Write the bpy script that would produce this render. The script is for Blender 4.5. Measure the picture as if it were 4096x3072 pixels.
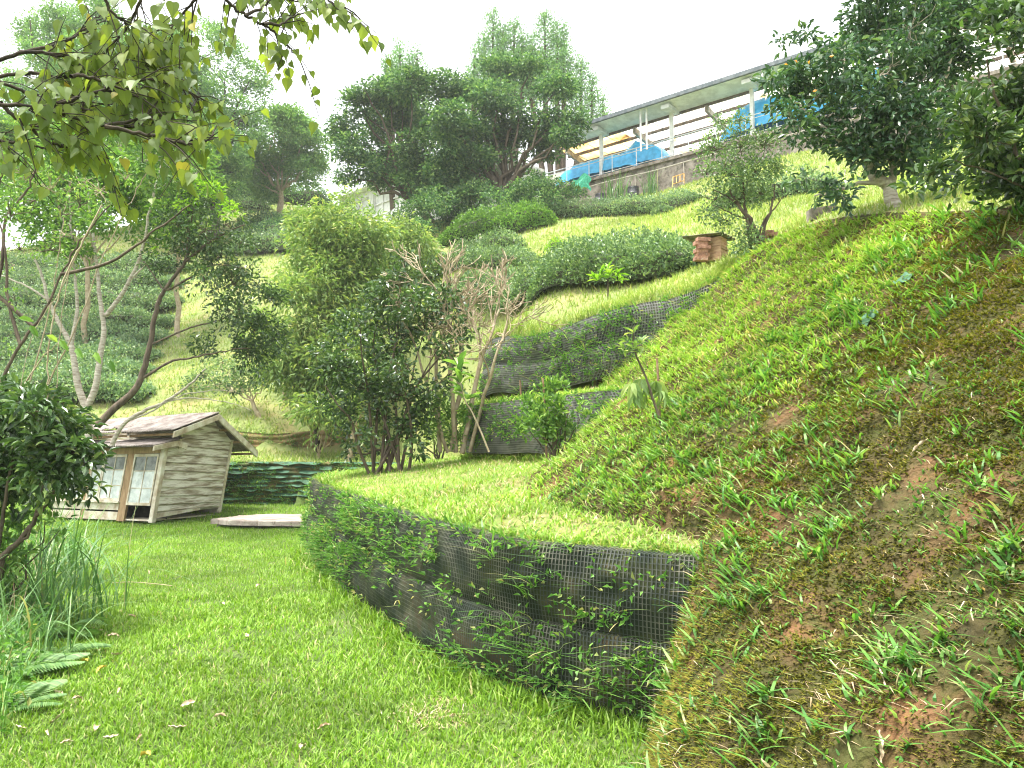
import bpy, math, random
import numpy as np
from mathutils import Vector
for o in list(bpy.data.objects): bpy.data.objects.remove(o)
SC = bpy.context.scene
# ---------------------------------------------------------------- camera, world, sun, exposure
CAMH = 1.6; F = 788.0; PITCH = math.atan(66/788)
cam = bpy.data.cameras.new('camera'); cam.sensor_width = 36; cam.lens = F/1024*36
cam.clip_end = 2000; cam.clip_start = 0.05
co = bpy.data.objects.new('camera', cam); SC.collection.objects.link(co)
co.location = (0, 0, CAMH); co.rotation_euler = (math.pi/2+PITCH, 0, 0); SC.camera = co
SUN = np.array([-.22, -.10, .96]); SUN /= np.linalg.norm(SUN)
W = bpy.data.worlds.new('World'); SC.world = W; W.use_nodes = True
nt = W.node_tree; nt.nodes.clear()
sky = nt.nodes.new('ShaderNodeTexSky'); sky.sky_type = 'NISHITA'; sky.sun_disc = False
sky.sun_elevation = math.asin(SUN[2]); sky.sun_rotation = math.atan2(SUN[0], SUN[1])
sky.air_density = 1.5; sky.dust_density = 4; sky.ozone_density = 1
hs = nt.nodes.new('ShaderNodeHueSaturation'); hs.inputs['Saturation'].default_value = .16   # a thin white overcast
bg = nt.nodes.new('ShaderNodeBackground'); bg.inputs[1].default_value = .15
ou = nt.nodes.new('ShaderNodeOutputWorld')
nt.links.new(sky.outputs[0], hs.inputs['Color']); nt.links.new(hs.outputs[0], bg.inputs[0]); nt.links.new(bg.outputs[0], ou.inputs[0])
sl = bpy.data.lights.new('sun', 'SUN'); sl.energy = 2.7; sl.angle = math.radians(22); sl.color = (1, .96, .88)
so = bpy.data.objects.new('sun', sl); SC.collection.objects.link(so); so.location = (0, 0, 60)
so.rotation_euler = Vector(SUN.tolist()).to_track_quat('Z', 'Y').to_euler()
SC.view_settings.view_transform = 'Standard'; SC.view_settings.look = 'None'; SC.view_settings.gamma = 1
SC.view_settings.exposure = 1.82
cy = SC.cycles
cy.max_bounces = 7; cy.diffuse_bounces = 4; cy.glossy_bounces = 2; cy.transmission_bounces = 4; cy.transparent_max_bounces = 6
cy.use_denoising = True; cy.filter_width = 1.1

RS = np.random.default_rng(7)
random.seed(5)
# ---------------------------------------------------------------- helpers
ct, st_ = math.cos(PITCH), math.sin(PITCH)
def P(px, py, Y):
    """the point at distance Y ahead that the photograph shows at (px,py) of 1024x768"""
    px = np.asarray(px, float); py = np.asarray(py, float)
    dx = (px-512)/F; u = (384-py)/F
    t = Y/(ct-u*st_)
    return np.stack(np.broadcast_arrays(dx*t, Y, CAMH+(st_+u*ct)*t), -1)

def _h(ix, iy, s):
    n = (ix.astype(np.int64)*374761393 + iy.astype(np.int64)*668265263 + s*1274126177) & 0xffffffff
    n = ((n ^ (n >> 13))*1274126177) & 0xffffffff
    return ((n ^ (n >> 16)) & 0xffff)/65535.0
def vn(x, y, s=0):
    x = np.asarray(x, float); y = np.asarray(y, float)
    x, y = np.broadcast_arrays(x, y)
    ix = np.floor(x); iy = np.floor(y); fx = x-ix; fy = y-iy
    fx = fx*fx*(3-2*fx); fy = fy*fy*(3-2*fy)
    a = _h(ix, iy, s); b = _h(ix+1, iy, s); c = _h(ix, iy+1, s); d = _h(ix+1, iy+1, s)
    return (a*(1-fx)+b*fx)*(1-fy)+(c*(1-fx)+d*fx)*fy
def fbm(x, y, s=0, o=4):
    r = 0; a = .5; f = 1
    for i in range(o):
        r = r+a*vn(x*f, y*f, s+i*17); a *= .5; f *= 2.03
    return r/(1-.5**o)

def link(o, parent=None):
    SC.collection.objects.link(o)
    if parent is not None: o.parent = parent
    return o
def mesh(name, V, Fc, m, parent=None, smooth=False, fsmooth=None):
    """V (n,3) world coordinates, Fc array (k,3) or (k,4) or a list of such arrays"""
    V = np.asarray(V, np.float32)
    if parent is not None:
        p = parent; off = np.zeros(3)
        while p is not None: off += np.array(p.location); p = p.parent
        V = V-off.astype(np.float32)
    if not isinstance(Fc, list): Fc = [Fc]
    Fc = [np.asarray(f, np.int32) for f in Fc if len(f)]
    me = bpy.data.meshes.new(name)
    me.vertices.add(len(V)); me.vertices.foreach_set('co', V.ravel())
    tot = sum(f.size for f in Fc); nf = sum(len(f) for f in Fc)
    me.loops.add(tot); me.polygons.add(nf)
    me.loops.foreach_set('vertex_index', np.concatenate([f.ravel() for f in Fc]))
    ls = np.concatenate([np.full(len(f), f.shape[1], np.int32) for f in Fc])
    me.polygons.foreach_set('loop_start', np.concatenate([[0], np.cumsum(ls)[:-1]]).astype(np.int32))
    me.polygons.foreach_set('use_smooth', np.full(nf, bool(smooth)))
    me.update(calc_edges=True)
    for q in (m if isinstance(m, (list, tuple)) else [m]): me.materials.append(q)
    o = bpy.data.objects.new(name, me)
    return link(o, parent)
def tag(o, label=None, cat=None, group=None, kind=None):
    if label: o['label'] = label
    if cat: o['category'] = cat
    if group: o['group'] = group
    if kind: o['kind'] = kind
    return o
def thing(name, label, cat, loc, group=None):
    o = bpy.data.objects.new(name, None); o.location = tuple(float(v) for v in loc); o.empty_display_size = .2
    link(o); return tag(o, label, cat, group)

class MB:
    def __init__(s): s.v = []; s.f3 = []; s.f4 = []; s.n = 0
    def add(s, V, f3=None, f4=None):
        V = np.asarray(V, float).reshape(-1, 3)
        if f3 is not None and len(f3): s.f3.append(np.asarray(f3).reshape(-1, 3)+s.n)
        if f4 is not None and len(f4): s.f4.append(np.asarray(f4).reshape(-1, 4)+s.n)
        s.v.append(V); s.n += len(V); return s
    def hexa(s, c):      # 8 corners: bottom 4 round, top 4 round
        return s.add(c, f4=[(3, 2, 1, 0), (4, 5, 6, 7), (0, 1, 5, 4), (1, 2, 6, 5), (2, 3, 7, 6), (3, 0, 4, 7)])
    def tube(s, pts, r, n=6, cap=False):
        pts = np.asarray(pts, float); k = len(pts)
        r = np.broadcast_to(np.asarray(r, float), (k,))
        T = np.gradient(pts, axis=0); T /= np.linalg.norm(T, axis=1, keepdims=True)+1e-9
        ref = np.array([0.3, 0.2, 1.0]) if abs(T[:, 2]).mean() < .8 else np.array([1.0, .1, .2])
        A = np.cross(T, ref); A /= np.linalg.norm(A, axis=1, keepdims=True)+1e-9
        B = np.cross(T, A)
        a = np.arange(n)/n*2*math.pi
        V = pts[:, None]+r[:, None, None]*(A[:, None]*np.cos(a)[None, :, None]+B[:, None]*np.sin(a)[None, :, None])
        i = np.arange(k-1)[:, None]*n; j = np.arange(n)[None]; j2 = (j+1) % n
        f = np.stack([i+j, i+j2, i+n+j2, i+n+j], -1).reshape(-1, 4)
        s.add(V.reshape(-1, 3), f4=f)
        if cap:
            for base, rev in ((0, 1), ((k-1)*n, 0)):
                c = pts[0] if rev else pts[-1]
                q = s.n; s.add(np.vstack([V[0] if rev else V[-1], c]), f3=[((b+1) % n, b, n) if rev else (b, (b+1) % n, n) for b in range(n)])
        return s
    def build(s, name, m, parent=None, smooth=False):
        fs = []
        if s.f3: fs.append(np.concatenate(s.f3))
        if s.f4: fs.append(np.concatenate(s.f4))
        return mesh(name, np.concatenate(s.v), fs, m, parent, smooth)

def unit(v): return v/(np.linalg.norm(v, axis=-1, keepdims=True)+1e-9)
# leaves --------------------------------------------------------------------------------------
def leaves(C, D, N, L, Wd, shape='q', fold=.18, droop=.15):
    """C bases, D directions of the midrib, N rough face normals, L lengths, Wd widths -> (V, F)"""
    n = len(C); D = unit(D); S = unit(np.cross(D, N)); N = np.cross(S, D)
    L = np.broadcast_to(L, (n,)).reshape(-1, 1); Wd = np.broadcast_to(Wd, (n,)).reshape(-1, 1)
    if shape == 'q':
        pr = [(0, 0, 0), (.45, -.5, fold), (1, 0, -droop), (.45, .5, fold)]
        fc = [(0, 2, 1), (0, 3, 2)]
    elif shape == 'o':
        pr = [(0, 0, 0), (.3, -.45, fold), (.7, -.38, fold*.8-droop*.4), (1, 0, -droop), (.7, .38, fold*.8-droop*.4), (.3, .45, fold), (.5, 0, -droop*.1)]
        fc = [(0, 6, 1), (1, 6, 2), (2, 6, 3), (3, 6, 4), (4, 6, 5), (5, 6, 0)]
    elif shape == 'heart':
        pr = [(0, 0, 0), (-.07, -.2, .03), (.0, -.38, .08), (.2, -.5, .11), (.48, -.41, .07), (.8, -.16, -droop*.4), (1.12, 0, -droop),
              (.8, .16, -droop*.4), (.48, .41, .07), (.2, .5, .11), (.0, .38, .08), (-.07, .2, .03), (.35, 0, -.03)]
        fc = [(i, 12, (i+1) % 12) for i in range(12)]
    pr = np.array(pr)
    V = C[:, None]+D[:, None]*pr[None, :, 0:1]*L[:, None]+S[:, None]*pr[None, :, 1:2]*Wd[:, None]+N[:, None]*pr[None, :, 2:3]*L[:, None]
    k = len(pr); fc = np.array(fc)
    Fc = (np.arange(n)[:, None, None]*k+fc[None]).reshape(-1, 3)
    return V.reshape(-1, 3), Fc
def rdir(n, up=0., g=None):
    g = g or RS
    v = g.normal(size=(n, 3)); v = unit(v); v[:, 2] += up; return unit(v)
# blades --------------------------------------------------------------------------------------
def blades(Pt, H, Wd, lean, az, UP=None, seg=2):
    n = len(Pt); H = np.broadcast_to(H, (n,)); Wd = np.broadcast_to(Wd, (n,)); lean = np.broadcast_to(lean, (n,))
    d = np.stack([np.cos(az), np.sin(az), np.zeros(n)], 1); s = np.stack([-np.sin(az), np.cos(az), np.zeros(n)], 1)
    up = np.array([0, 0, 1.]) if UP is None else UP
    up = np.broadcast_to(up, (n, 3))
    ts = [0, 1] if seg == 1 else ([0, .5, 1] if seg == 2 else [0, .33, .7, 1])
    ws = [1, 0] if seg == 1 else ([.8, 1, 0] if seg == 2 else [.7, 1, .8, 0])
    V = []
    for t, w in zip(ts, ws):
        c = Pt+up*(H*t*(1-.35*lean*t))[:, None]+d*(H*lean*t**1.6)[:, None]
        if w == 0: V.append(c[:, None])
        else: V.append(np.stack([c-s*(Wd*w*.5)[:, None], c+s*(Wd*w*.5)[:, None]], 1))
    V = np.concatenate(V, 1); k = V.shape[1]
    fc = []
    for i in range(len(ts)-2): a = 2*i; fc += [(a, a+1, a+3), (a, a+3, a+2)]
    a = 2*(len(ts)-2); fc += [(a, a+1, a+2)]
    Fc = (np.arange(n)[:, None, None]*k+np.array(fc)[None]).reshape(-1, 3)
    return V.reshape(-1, 3), Fc

# ---------------------------------------------------------------- materials
def nodes(name):
    m = bpy.data.materials.new(name); m.use_nodes = True; t = m.node_tree; t.nodes.clear()
    return m, t, t.nodes.new, t.links.new
def ramp(new, stops):
    r = new('ShaderNodeValToRGB'); e = r.color_ramp.elements
    while len(e) > 1: e.remove(e[-1])
    e[0].position = stops[0][0]; e[0].color = (*stops[0][1], 1)
    for p, c in stops[1:]:
        q = e.new(p); q.color = (*c, 1)
    return r
def leafmat(name, cols, trans=.32, rough=.42, var=.25, scale=.7, spec=.4, tcol=(1.25, 1.35, .6)):
    """cols: list of (position, colour) over a per-leaf random number"""
    m, t, new, lk = nodes(name)
    g = new('ShaderNodeNewGeometry'); r = ramp(new, cols); r.color_ramp.interpolation = 'LINEAR'
    lk(g.outputs['Random Per Island'], r.inputs[0])
    tc = new('ShaderNodeTexCoord'); nz = new('ShaderNodeTexNoise'); nz.inputs['Scale'].default_value = scale; nz.inputs['Detail'].default_value = 3
    lk(tc.outputs['Object'], nz.inputs['Vector'])
    mr = new('ShaderNodeMapRange'); mr.inputs[1].default_value = .3; mr.inputs[2].default_value = .7
    mr.inputs[3].default_value = 1-var; mr.inputs[4].default_value = 1+var
    lk(nz.outputs[0], mr.inputs[0])
    hv = new('ShaderNodeHueSaturation'); lk(mr.outputs[0], hv.inputs['Value']); lk(r.outputs[0], hv.inputs['Color'])
    p = new('ShaderNodeBsdfPrincipled'); p.inputs['Roughness'].default_value = rough
    p.inputs['Specular IOR Level'].default_value = spec
    lk(hv.outputs[0], p.inputs['Base Color'])
    mx = new('ShaderNodeMix'); mx.data_type = 'RGBA'; mx.blend_type = 'MULTIPLY'; mx.inputs[0].default_value = 1
    mx.inputs['B'].default_value = (*tcol, 1); lk(hv.outputs[0], mx.inputs['A'])
    tr = new('ShaderNodeBsdfTranslucent'); lk(mx.outputs['Result'], tr.inputs[0])
    ms = new('ShaderNodeMixShader'); ms.inputs[0].default_value = trans
    lk(p.outputs[0], ms.inputs[1]); lk(tr.outputs[0], ms.inputs[2])
    o = new('ShaderNodeOutputMaterial'); lk(ms.outputs[0], o.inputs[0])
    return m
def mat(name, cols, scale=6, detail=5, rough=.8, bump=.3, bscale=None, metal=0, stretch=None, spec=.3, second=None, dist=.02, coord='Object', lacun=2):
    """plain surface: noise -> ramp of colours, with bump; second=(scale, colour, lo, hi) blends a stain"""
    m, t, new, lk = nodes(name)
    tc = new('ShaderNodeTexCoord'); mp = new('ShaderNodeMapping')
    if stretch: mp.inputs['Scale'].default_value = stretch
    lk(tc.outputs[coord], mp.inputs[0])
    nz = new('ShaderNodeTexNoise'); nz.inputs['Scale'].default_value = scale; nz.inputs['Detail'].default_value = detail; nz.inputs['Roughness'].default_value = .6
    lk(mp.outputs[0], nz.inputs['Vector'])
    r = ramp(new, cols); lk(nz.outputs[0], r.inputs[0]); col = r.outputs[0]
    if second:
        n2 = new('ShaderNodeTexNoise'); n2.inputs['Scale'].default_value = second[0]; n2.inputs['Detail'].default_value = 6; n2.inputs['Roughness'].default_value = .65
        lk(mp.outputs[0], n2.inputs['Vector'])
        mr = new('ShaderNodeMapRange'); mr.inputs[1].default_value = second[2]; mr.inputs[2].default_value = second[3]; lk(n2.outputs[0], mr.inputs[0])
        mx = new('ShaderNodeMix'); mx.data_type = 'RGBA'; mx.inputs['B'].default_value = (*second[1], 1)
        lk(mr.outputs[0], mx.inputs[0]); lk(col, mx.inputs['A']); col = mx.outputs['Result']
    p = new('ShaderNodeBsdfPrincipled'); p.inputs['Roughness'].default_value = rough; p.inputs['Metallic'].default_value = metal
    p.inputs['Specular IOR Level'].default_value = spec
    lk(col, p.inputs['Base Color'])
    if bump:
        nb = new('ShaderNodeTexNoise'); nb.inputs['Scale'].default_value = bscale or scale*3; nb.inputs['Detail'].default_value = 5
        lk(mp.outputs[0], nb.inputs['Vector'])
        b = new('ShaderNodeBump'); b.inputs['Strength'].default_value = bump; b.inputs['Distance'].default_value = dist
        lk(nb.outputs[0], b.inputs['Height']); lk(b.outputs[0], p.inputs['Normal'])
    o = new('ShaderNodeOutputMaterial'); lk(p.outputs[0], o.inputs[0])
    return m
M = {}
M['lawn_soil'] = mat('lawn_soil', [(.3, (.05, .075, .018)), (.5, (.07, .11, .022)), (.7, (.11, .12, .04))], 3, rough=.95, bump=.6, bscale=40)
M['bank_soil'] = mat('bank_soil', [(.3, (.03, .028, .009)), (.46, (.06, .046, .015)), (.56, (.10, .058, .024)), (.66, (.17, .085, .036)), (.82, (.25, .13, .06))], 1.8, detail=12, rough=.98, bump=1, bscale=22, dist=.06,
                     second=(4.3, (.05, .052, .012), .43, .6))
M['hill_soil'] = mat('hill_soil', [(.3, (.10, .15, .035)), (.5, (.17, .2, .065)), (.66, (.24, .22, .085)), (.8, (.28, .19, .09))], .9, detail=9, rough=.95, bump=.6, bscale=9)
M['terr_soil'] = mat('terr_soil', [(.3, (.08, .12, .02)), (.5, (.14, .16, .04)), (.7, (.22, .18, .09))], 2.4, detail=8, rough=.95, bump=.8, bscale=22)
M['wall_soil'] = mat('wall_soil', [(.3, (.009, .016, .010)), (.48, (.02, .028, .014)), (.56, (.045, .055, .02)), (.64, (.075, .055, .03)), (.8, (.11, .08, .045))], 3.2, detail=8, rough=.95, bump=.8, bscale=16)
M['geogrid'] = mat('geogrid', [(.4, (.012, .02, .016)), (.5, (.035, .04, .03)), (.7, (.12, .115, .085))], 4, rough=.55, bump=0, spec=.5)
M['geogrid_pale'] = mat('geogrid_pale', [(.35, (.075, .08, .075)), (.7, (.2, .2, .175))], 3, rough=.5, bump=0, spec=.5)
M['net_soil'] = mat('net_soil', [(.35, (.045, .07, .025)), (.5, (.08, .09, .035)), (.65, (.2, .15, .07))], 5, detail=8, rough=.95, bump=.5)
M['net_green'] = mat('net_green', [(.35, (.018, .06, .028)), (.65, (.05, .13, .07))], 7, rough=.7, bump=.4)
M['orange_soil'] = mat('orange_soil', [(.35, (.10, .10, .04)), (.5, (.2, .15, .07)), (.66, (.33, .21, .1))], 5, rough=.95, bump=.5)
G3 = lambda a, b, c: [(0, a), (.5, b), (1, c)]
M['lawn'] = leafmat('lawn', [(0, (.09, .19, .016)), (.45, (.16, .29, .025)), (.8, (.23, .37, .04)), (.95, (.28, .38, .12)), (1, (.45, .38, .2))], .36, .5, .26, .9, spec=.3)
M['terr_grass'] = leafmat('terr_grass', [(0, (.12, .24, .03)), (.5, (.21, .35, .05)), (.85, (.3, .42, .09)), (.93, (.45, .4, .2)), (1, (.5, .4, .24))], .34, .5, .22, .9, spec=.3)
M['bank_grass'] = leafmat('bank_grass', [(0, (.05, .15, .03)), (.45, (.10, .24, .04)), (.8, (.16, .32, .06)), (.95, (.24, .36, .12)), (1, (.4, .33, .18))], .34, .42, .22, .9)
M['hill_grass'] = leafmat('hill_grass', [(0, (.19, .29, .045)), (.5, (.28, .36, .11)), (.85, (.36, .42, .16)), (1, (.5, .43, .24))], .3, .6, .2, .35, spec=.2)
M['moss'] = leafmat('moss', [(0, (.08, .085, .012)), (.6, (.15, .155, .02)), (.9, (.22, .21, .035)), (1, (.28, .17, .06))], .2, .8, .25, 2, spec=.1)
M['dry'] = leafmat('dry', [(0, (.3, .2, .11)), (.6, (.46, .36, .23)), (1, (.6, .5, .36))], .15, .6, .15, 2)
M['bark'] = mat('bark', [(.3, (.05, .04, .028)), (.6, (.13, .10, .07)), (.8, (.2, .17, .12))], 14, rough=.9, bump=.6, stretch=(1, 1, .3))
M['bark_dark'] = mat('bark_dark', [(.3, (.02, .018, .012)), (.7, (.07, .055, .035))], 14, rough=.9, bump=.5, stretch=(1, 1, .3))
M['bark_pale'] = mat('bark_pale', [(.3, (.2, .16, .12)), (.5, (.44, .39, .32)), (.7, (.62, .58, .5))], 16, rough=.85, bump=.4, stretch=(.5, .5, 2.2))
M['bark_bare'] = mat('bark_bare', [(.3, (.25, .19, .11)), (.6, (.42, .35, .24)), (.8, (.52, .46, .34))], 9, rough=.85, bump=.3)
# ---------------------------------------------------------------- the lie of the land
def catmull(pts, n=8):
    p = np.array(pts, float); p = np.vstack([2*p[0]-p[1], p, 2*p[-1]-p[-2]]); out = []
    for i in range(1, len(p)-2):
        t = np.linspace(0, 1, n, endpoint=False)[:, None]
        a, b, c, d = p[i-1], p[i], p[i+1], p[i+2]
        out.append(.5*((2*b)+(-a+c)*t+(2*a-5*b+4*c-d)*t**2+(-a+3*b-3*c+d)*t**3))
    return np.vstack(out+[p[-2:-1]])
W1 = catmull([(-2.4, 17), (-2.85, 15), (-3.16, 13.1), (-2.66, 11.3), (-1.92, 9.5), (-1.0, 7.4), (-.37, 6.1), (.13, 5.4), (.61, 5.0), (1.0, 4.72), (1.3, 4.55)])
W2 = catmull([(-.35, 15.0), (-.62, 13.9), (-.67, 13.1), (-.2, 12.0), (.5, 10.8), (1.0, 9.9), (1.35, 9.3), (1.7, 8.8)])
W3 = catmull([(.1, 17.4), (-.35, 16.2), (-.43, 15.5), (.3, 14.3), (1.2, 12.9), (2.0, 11.6), (2.62, 10.6), (2.95, 10.65), (3.2, 10.9)])
def pdist(x, y, C):
    best = np.full(np.shape(x), 1e9)
    for (ax, ay), (bx, by) in zip(C[:-1], C[1:]):
        dx, dy = bx-ax, by-ay; l2 = dx*dx+dy*dy
        t = np.clip(((x-ax)*dx+(y-ay)*dy)/l2, 0, 1)
        best = np.minimum(best, (x-ax-t*dx)**2+(y-ay-t*dy)**2)
    return np.sqrt(best)
def inside(x, y, poly):
    r = np.zeros(np.shape(x), bool); n = len(poly)
    for i in range(n):
        x1, y1 = poly[i]; x2, y2 = poly[(i+1) % n]
        if y1 == y2: continue
        c = (y1 > y) != (y2 > y)
        r ^= c & (x < (x2-x1)*(y-y1)/(y2-y1)+x1)
    return r
CREST = [(3.2, 10.9), (3.05, 11.6), (3.64, 9.95), (3.86, 8), (3.87, 5.96), (3.8, 3), (3.6, 0), (3.4, -6), (60, -6), (60, 120), (-60, 120)]
R1 = np.array([tuple(p) for p in W1]+[(1.6, 5.1), (4, 6), (12, 6), (12, 25), (-1.4, 21)])
R2 = np.array([tuple(p) for p in W2]+[(2.6, 8.4), (8, 8), (8, 20), (.4, 17)])
RH = np.array([tuple(p) for p in W3]+CREST[:-1]+[(60, 120), (-60, 120), (-60, 23.6), (-9, 23.5), (-3.2, 23.0), (-2.0, 20.2), (-1.3, 18), (-.8, 16.8)])
RN = np.array([(-60, 20.9), (-9, 20.8), (-5, 20.6), (-2.2, 19.6), (-1.0, 19), (0, 24), (-60, 24)])
hp = [P(275, 432, 23.8), P(200, 428, 24), P(350, 425, 24), P(440, 428, 18.8), P(470, 412, 18.2), P(485, 388, 17),
      P(180, 375, 28), P(140, 410, 25), P(170, 320, 36), P(50, 400, 26), P(50, 300, 38), P(50, 262, 45), P(200, 265, 44), P(250, 240, 47), P(280, 221, 52),
      P(240, 200, 58), P(330, 205, 57), P(370, 228, 44), P(430, 226, 38), P(400, 255, 34), P(340, 250, 40), P(480, 222, 37.5), P(300, 350, 30), P(370, 300, 28), P(436, 293, 24.5), P(490, 289, 20.8), P(550, 281, 18.6), P(620, 262, 17.4), P(395, 276, 28.5), P(450, 273, 27), P(500, 266, 24.8), P(455, 261, 30.5), P(690, 249, 16.4),
      P(580, 208, 42), P(632, 199, 39.3), P(700, 183, 36), P(800, 155, 33), P(560, 226, 33), P(650, 217, 33), P(540, 262, 23.5), P(700, 225, 20), P(500, 290, 21),
      P(535, 306, 17), P(694, 272, 13.2), P(760, 250, 10.5), P(800, 225, 9.95+1.5), P(1000, 190, 12), P(900, 180, 18), P(840, 188, 25),
      (-.43, 15.6, 3.72), (.3, 14.4, 3.75), (1.2, 13.0, 3.8), (2, 11.7, 3.85), (2.7, 10.7, 3.9),
      (3.05, 11.6, 4.35), (3.64, 9.95, 4.42), (3.86, 8, 4.05), (3.87, 5.96, 3.48), (3.8, 3, 2.9), (3.6, 0, 2.3), (5, 8, 4.3), (6, 5.5, 4.0), (6, 0, 3), (9, 6, 4.8), (12, 15, 7),
      (15, 22, 10), (22, 30, 14.5), (-40, 50, 13), (-40, 28, 4), (-20, 80, 21), (10, 60, 15.6), (30, 60, 16), (-10, 24.2, 2.2), (-25, 24.2, 2.3), (0, 80, 15.5), (5.5, 46, 15.6), (12, 40, 15.6)]
hp = np.array([tuple(map(float, p)) for p in hp])
def _phi(r2): return np.sqrt(r2+1.2)
A = _phi(((hp[:, None, :2]-hp[None, :, :2])**2).sum(-1)); n_ = len(hp)
Q = np.c_[np.ones(n_), hp[:, :2]]
K = np.block([[A, Q], [Q.T, np.zeros((3, 3))]])
cf = np.linalg.solve(K, np.r_[hp[:, 2], 0, 0, 0])
def Hill(x, y):
    yy = np.clip(y, -8, 90); xx = np.clip(x, -60, 50)
    r = cf[n_]+cf[n_+1]*xx+cf[n_+2]*yy
    for (a, b, _), c in zip(hp, cf[:n_]): r = r+c*_phi((xx-a)**2+(yy-b)**2)
    r = np.minimum(r, 22)
    r = r-.12*np.maximum(0, y-60)
    return np.maximum(r, -3)+.12*(fbm(x*.5, y*.5, 3)-.5)*np.clip((y-16)/10, 0.2, 2)
def Bank(x, y):
    a = 3.1*(x-.66-.2*(np.minimum(y, 5)-4)+.62*np.maximum(0, y-5))
    b = .75+.7*(x-.9)+.3*(y-4)-.12*np.maximum(0, y-7.5)*np.maximum(0, 3.2-x)
    lump = .2*(fbm(x*2.2, y*2.2, 9, 4)-.5)+.13*(fbm(x*6, y*6, 11, 4)-.5)
    k = .25; h = np.clip(.5+.5*(b-a)/k, 0, 1)
    return b*(1-h)+a*h-k*h*(1-h)+lump*np.clip(a*2, 0, 1)
def Z(x, y, zone=False):
    x = np.asarray(x, float); y = np.asarray(y, float)
    H = Hill(x, y); B = Bank(x, y)
    und = .06*(fbm(x*1.1, y*1.1, 5)-.5)+.02*(fbm(x*5, y*5, 6, 2)-.5)
    z = und-.02+.12*np.clip((-3.6-.42*(y-5)-x), 0, 1.2)*0; zn = np.zeros(x.shape, int)
    # ground behind the lawn edge at the shed rises a little
    z = z+.09*np.clip(y-18, 0, 3)
    m = inside(x, y, RN); z = np.where(m, 1.27+.12*(y-20.8)+und, z); zn[m] = 4
    i1 = inside(x, y, R1); d1 = pdist(x, y, W1); t1 = 1.0+.02*(y-5)+.12*np.minimum(d1, 6.5)-.09*np.exp(-d1/.12)+und
    z = np.where(i1, t1, z); zn[i1] = 1
    i2 = inside(x, y, R2); d2 = pdist(x, y, W2); t2 = 2.33+.13*d2-.07*np.exp(-d2/.1)+und
    z = np.where(i2, t2, z)
    hh = np.minimum(B, H); bm = (x > .2) & (hh > z) & (y < 14.5); z = np.where(bm, hh, z); zn[bm] = 2
    ih = inside(x, y, RH); d3 = pdist(x, y, W3)
    z = np.where(ih, H-.08*np.exp(-d3/.12), z); zn[ih] = 3
    return (z, zn) if zone else z
def gridaxis(a, b, s, lo, hi):
    fine = np.arange(a, b+1e-6, s); left = []; c = a; st = s
    while c > lo: st *= 1.12; c -= st; left.append(c)
    right = []; c = b; st = s
    while c < hi: st *= 1.1; c += st; right.append(c)
    return np.concatenate([left[::-1], fine, right])
gx = gridaxis(-4.6, 4.6, .048, -420, 420); gy = gridaxis(1.3, 17.6, .048, -60, 500)
GX, GY = np.meshgrid(gx, gy); GZ, ZN = Z(GX.ravel(), GY.ravel(), True)
GV = np.c_[GX.ravel(), GY.ravel(), GZ]
nx, ny = len(gx), len(gy)
ii = (np.arange(ny-1)[:, None]*nx+np.arange(nx-1)[None]).ravel()
GF = np.c_[ii, ii+1, ii+nx+1, ii+nx]
fz = ZN[ii]; fz = np.where((ZN[GF] == 2).any(1), 2, fz)
for nm, zs, mt in (('lawn', 0, 'lawn_soil'), ('terrace', 1, 'terr_soil'), ('slope', 2, 'bank_soil'), ('hillside', 3, 'hill_soil'), ('valley_ledge', 4, 'hill_soil')):
    f = GF[fz == zs]; u, inv = np.unique(f, return_inverse=True)
    tag(mesh(nm, GV[u], inv.reshape(f.shape), M[mt], smooth=True), kind='structure')

# ---------------------------------------------------------------- grass and moss
def scatter(n0, d0, d1, k, g=None, xr=(-.72, .72)):
    """n0 = per square metre at distance d0, thinning as distance**-k; points inside a fan before the camera"""
    g = g or RS
    # integrate in rings
    D = []; edges = np.geomspace(d0, d1, 40)
    X = []; Y = []
    for a, b in zip(edges[:-1], edges[1:]):
        m = .5*(a+b); area = (xr[1]-xr[0])*m*(b-a); n = int(n0*(d0/m)**k*area)
        y = g.uniform(a, b, n); X.append(g.uniform(xr[0], xr[1], n)*y); Y.append(y)
    return np.concatenate(X), np.concatenate(Y)
def stuff(name, parts, m, label=None):
    V = []; Fs = []; o = 0
    for v, f in parts: V.append(v); Fs.append(f+o); o += len(v)
    return tag(mesh(name, np.concatenate(V), np.concatenate(Fs), m), label, None, None, 'stuff')
def grass(X, Y, zs, h, w, lean, name_parts, dens=None, seg=2, hvar=.4, d0=4., grow=.6, normal=0.):
    z, zn = Z(X, Y, True)
    k = np.isin(zn, zs)
    if dens is not None: k &= RS.random(len(X)) < dens(X, Y)
    X, Y, z = X[k], Y[k], z[k]; n = len(X)
    sc = np.maximum(1, Y/d0)**grow
    Hh = h*RS.uniform(1-hvar, 1+hvar, n)*np.minimum(sc, 2.2); Ww = w*RS.uniform(.7, 1.3, n)*sc
    az = RS.uniform(0, 2*math.pi, n); UP = None
    if normal:
        e = .15; gx_ = (Z(X+e, Y)-Z(X-e, Y))/(2*e); gy_ = (Z(X, Y+e)-Z(X, Y-e))/(2*e)
        gx_ = np.clip(gx_, -1.5, 1.5); gy_ = np.clip(gy_, -1.5, 1.5)
        UP = unit(np.stack([-gx_*normal, -gy_*normal, np.ones(n)], 1))
    name_parts.append(blades(np.c_[X, Y, z-.005], Hh, Ww, lean*RS.uniform(.3, 1.7, n), az, UP, seg))
lawn = []
def lawn_left(X, Y): return 1-np.clip((-3.0-.5*(Y-5)-X)*3, 0, 1)
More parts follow.
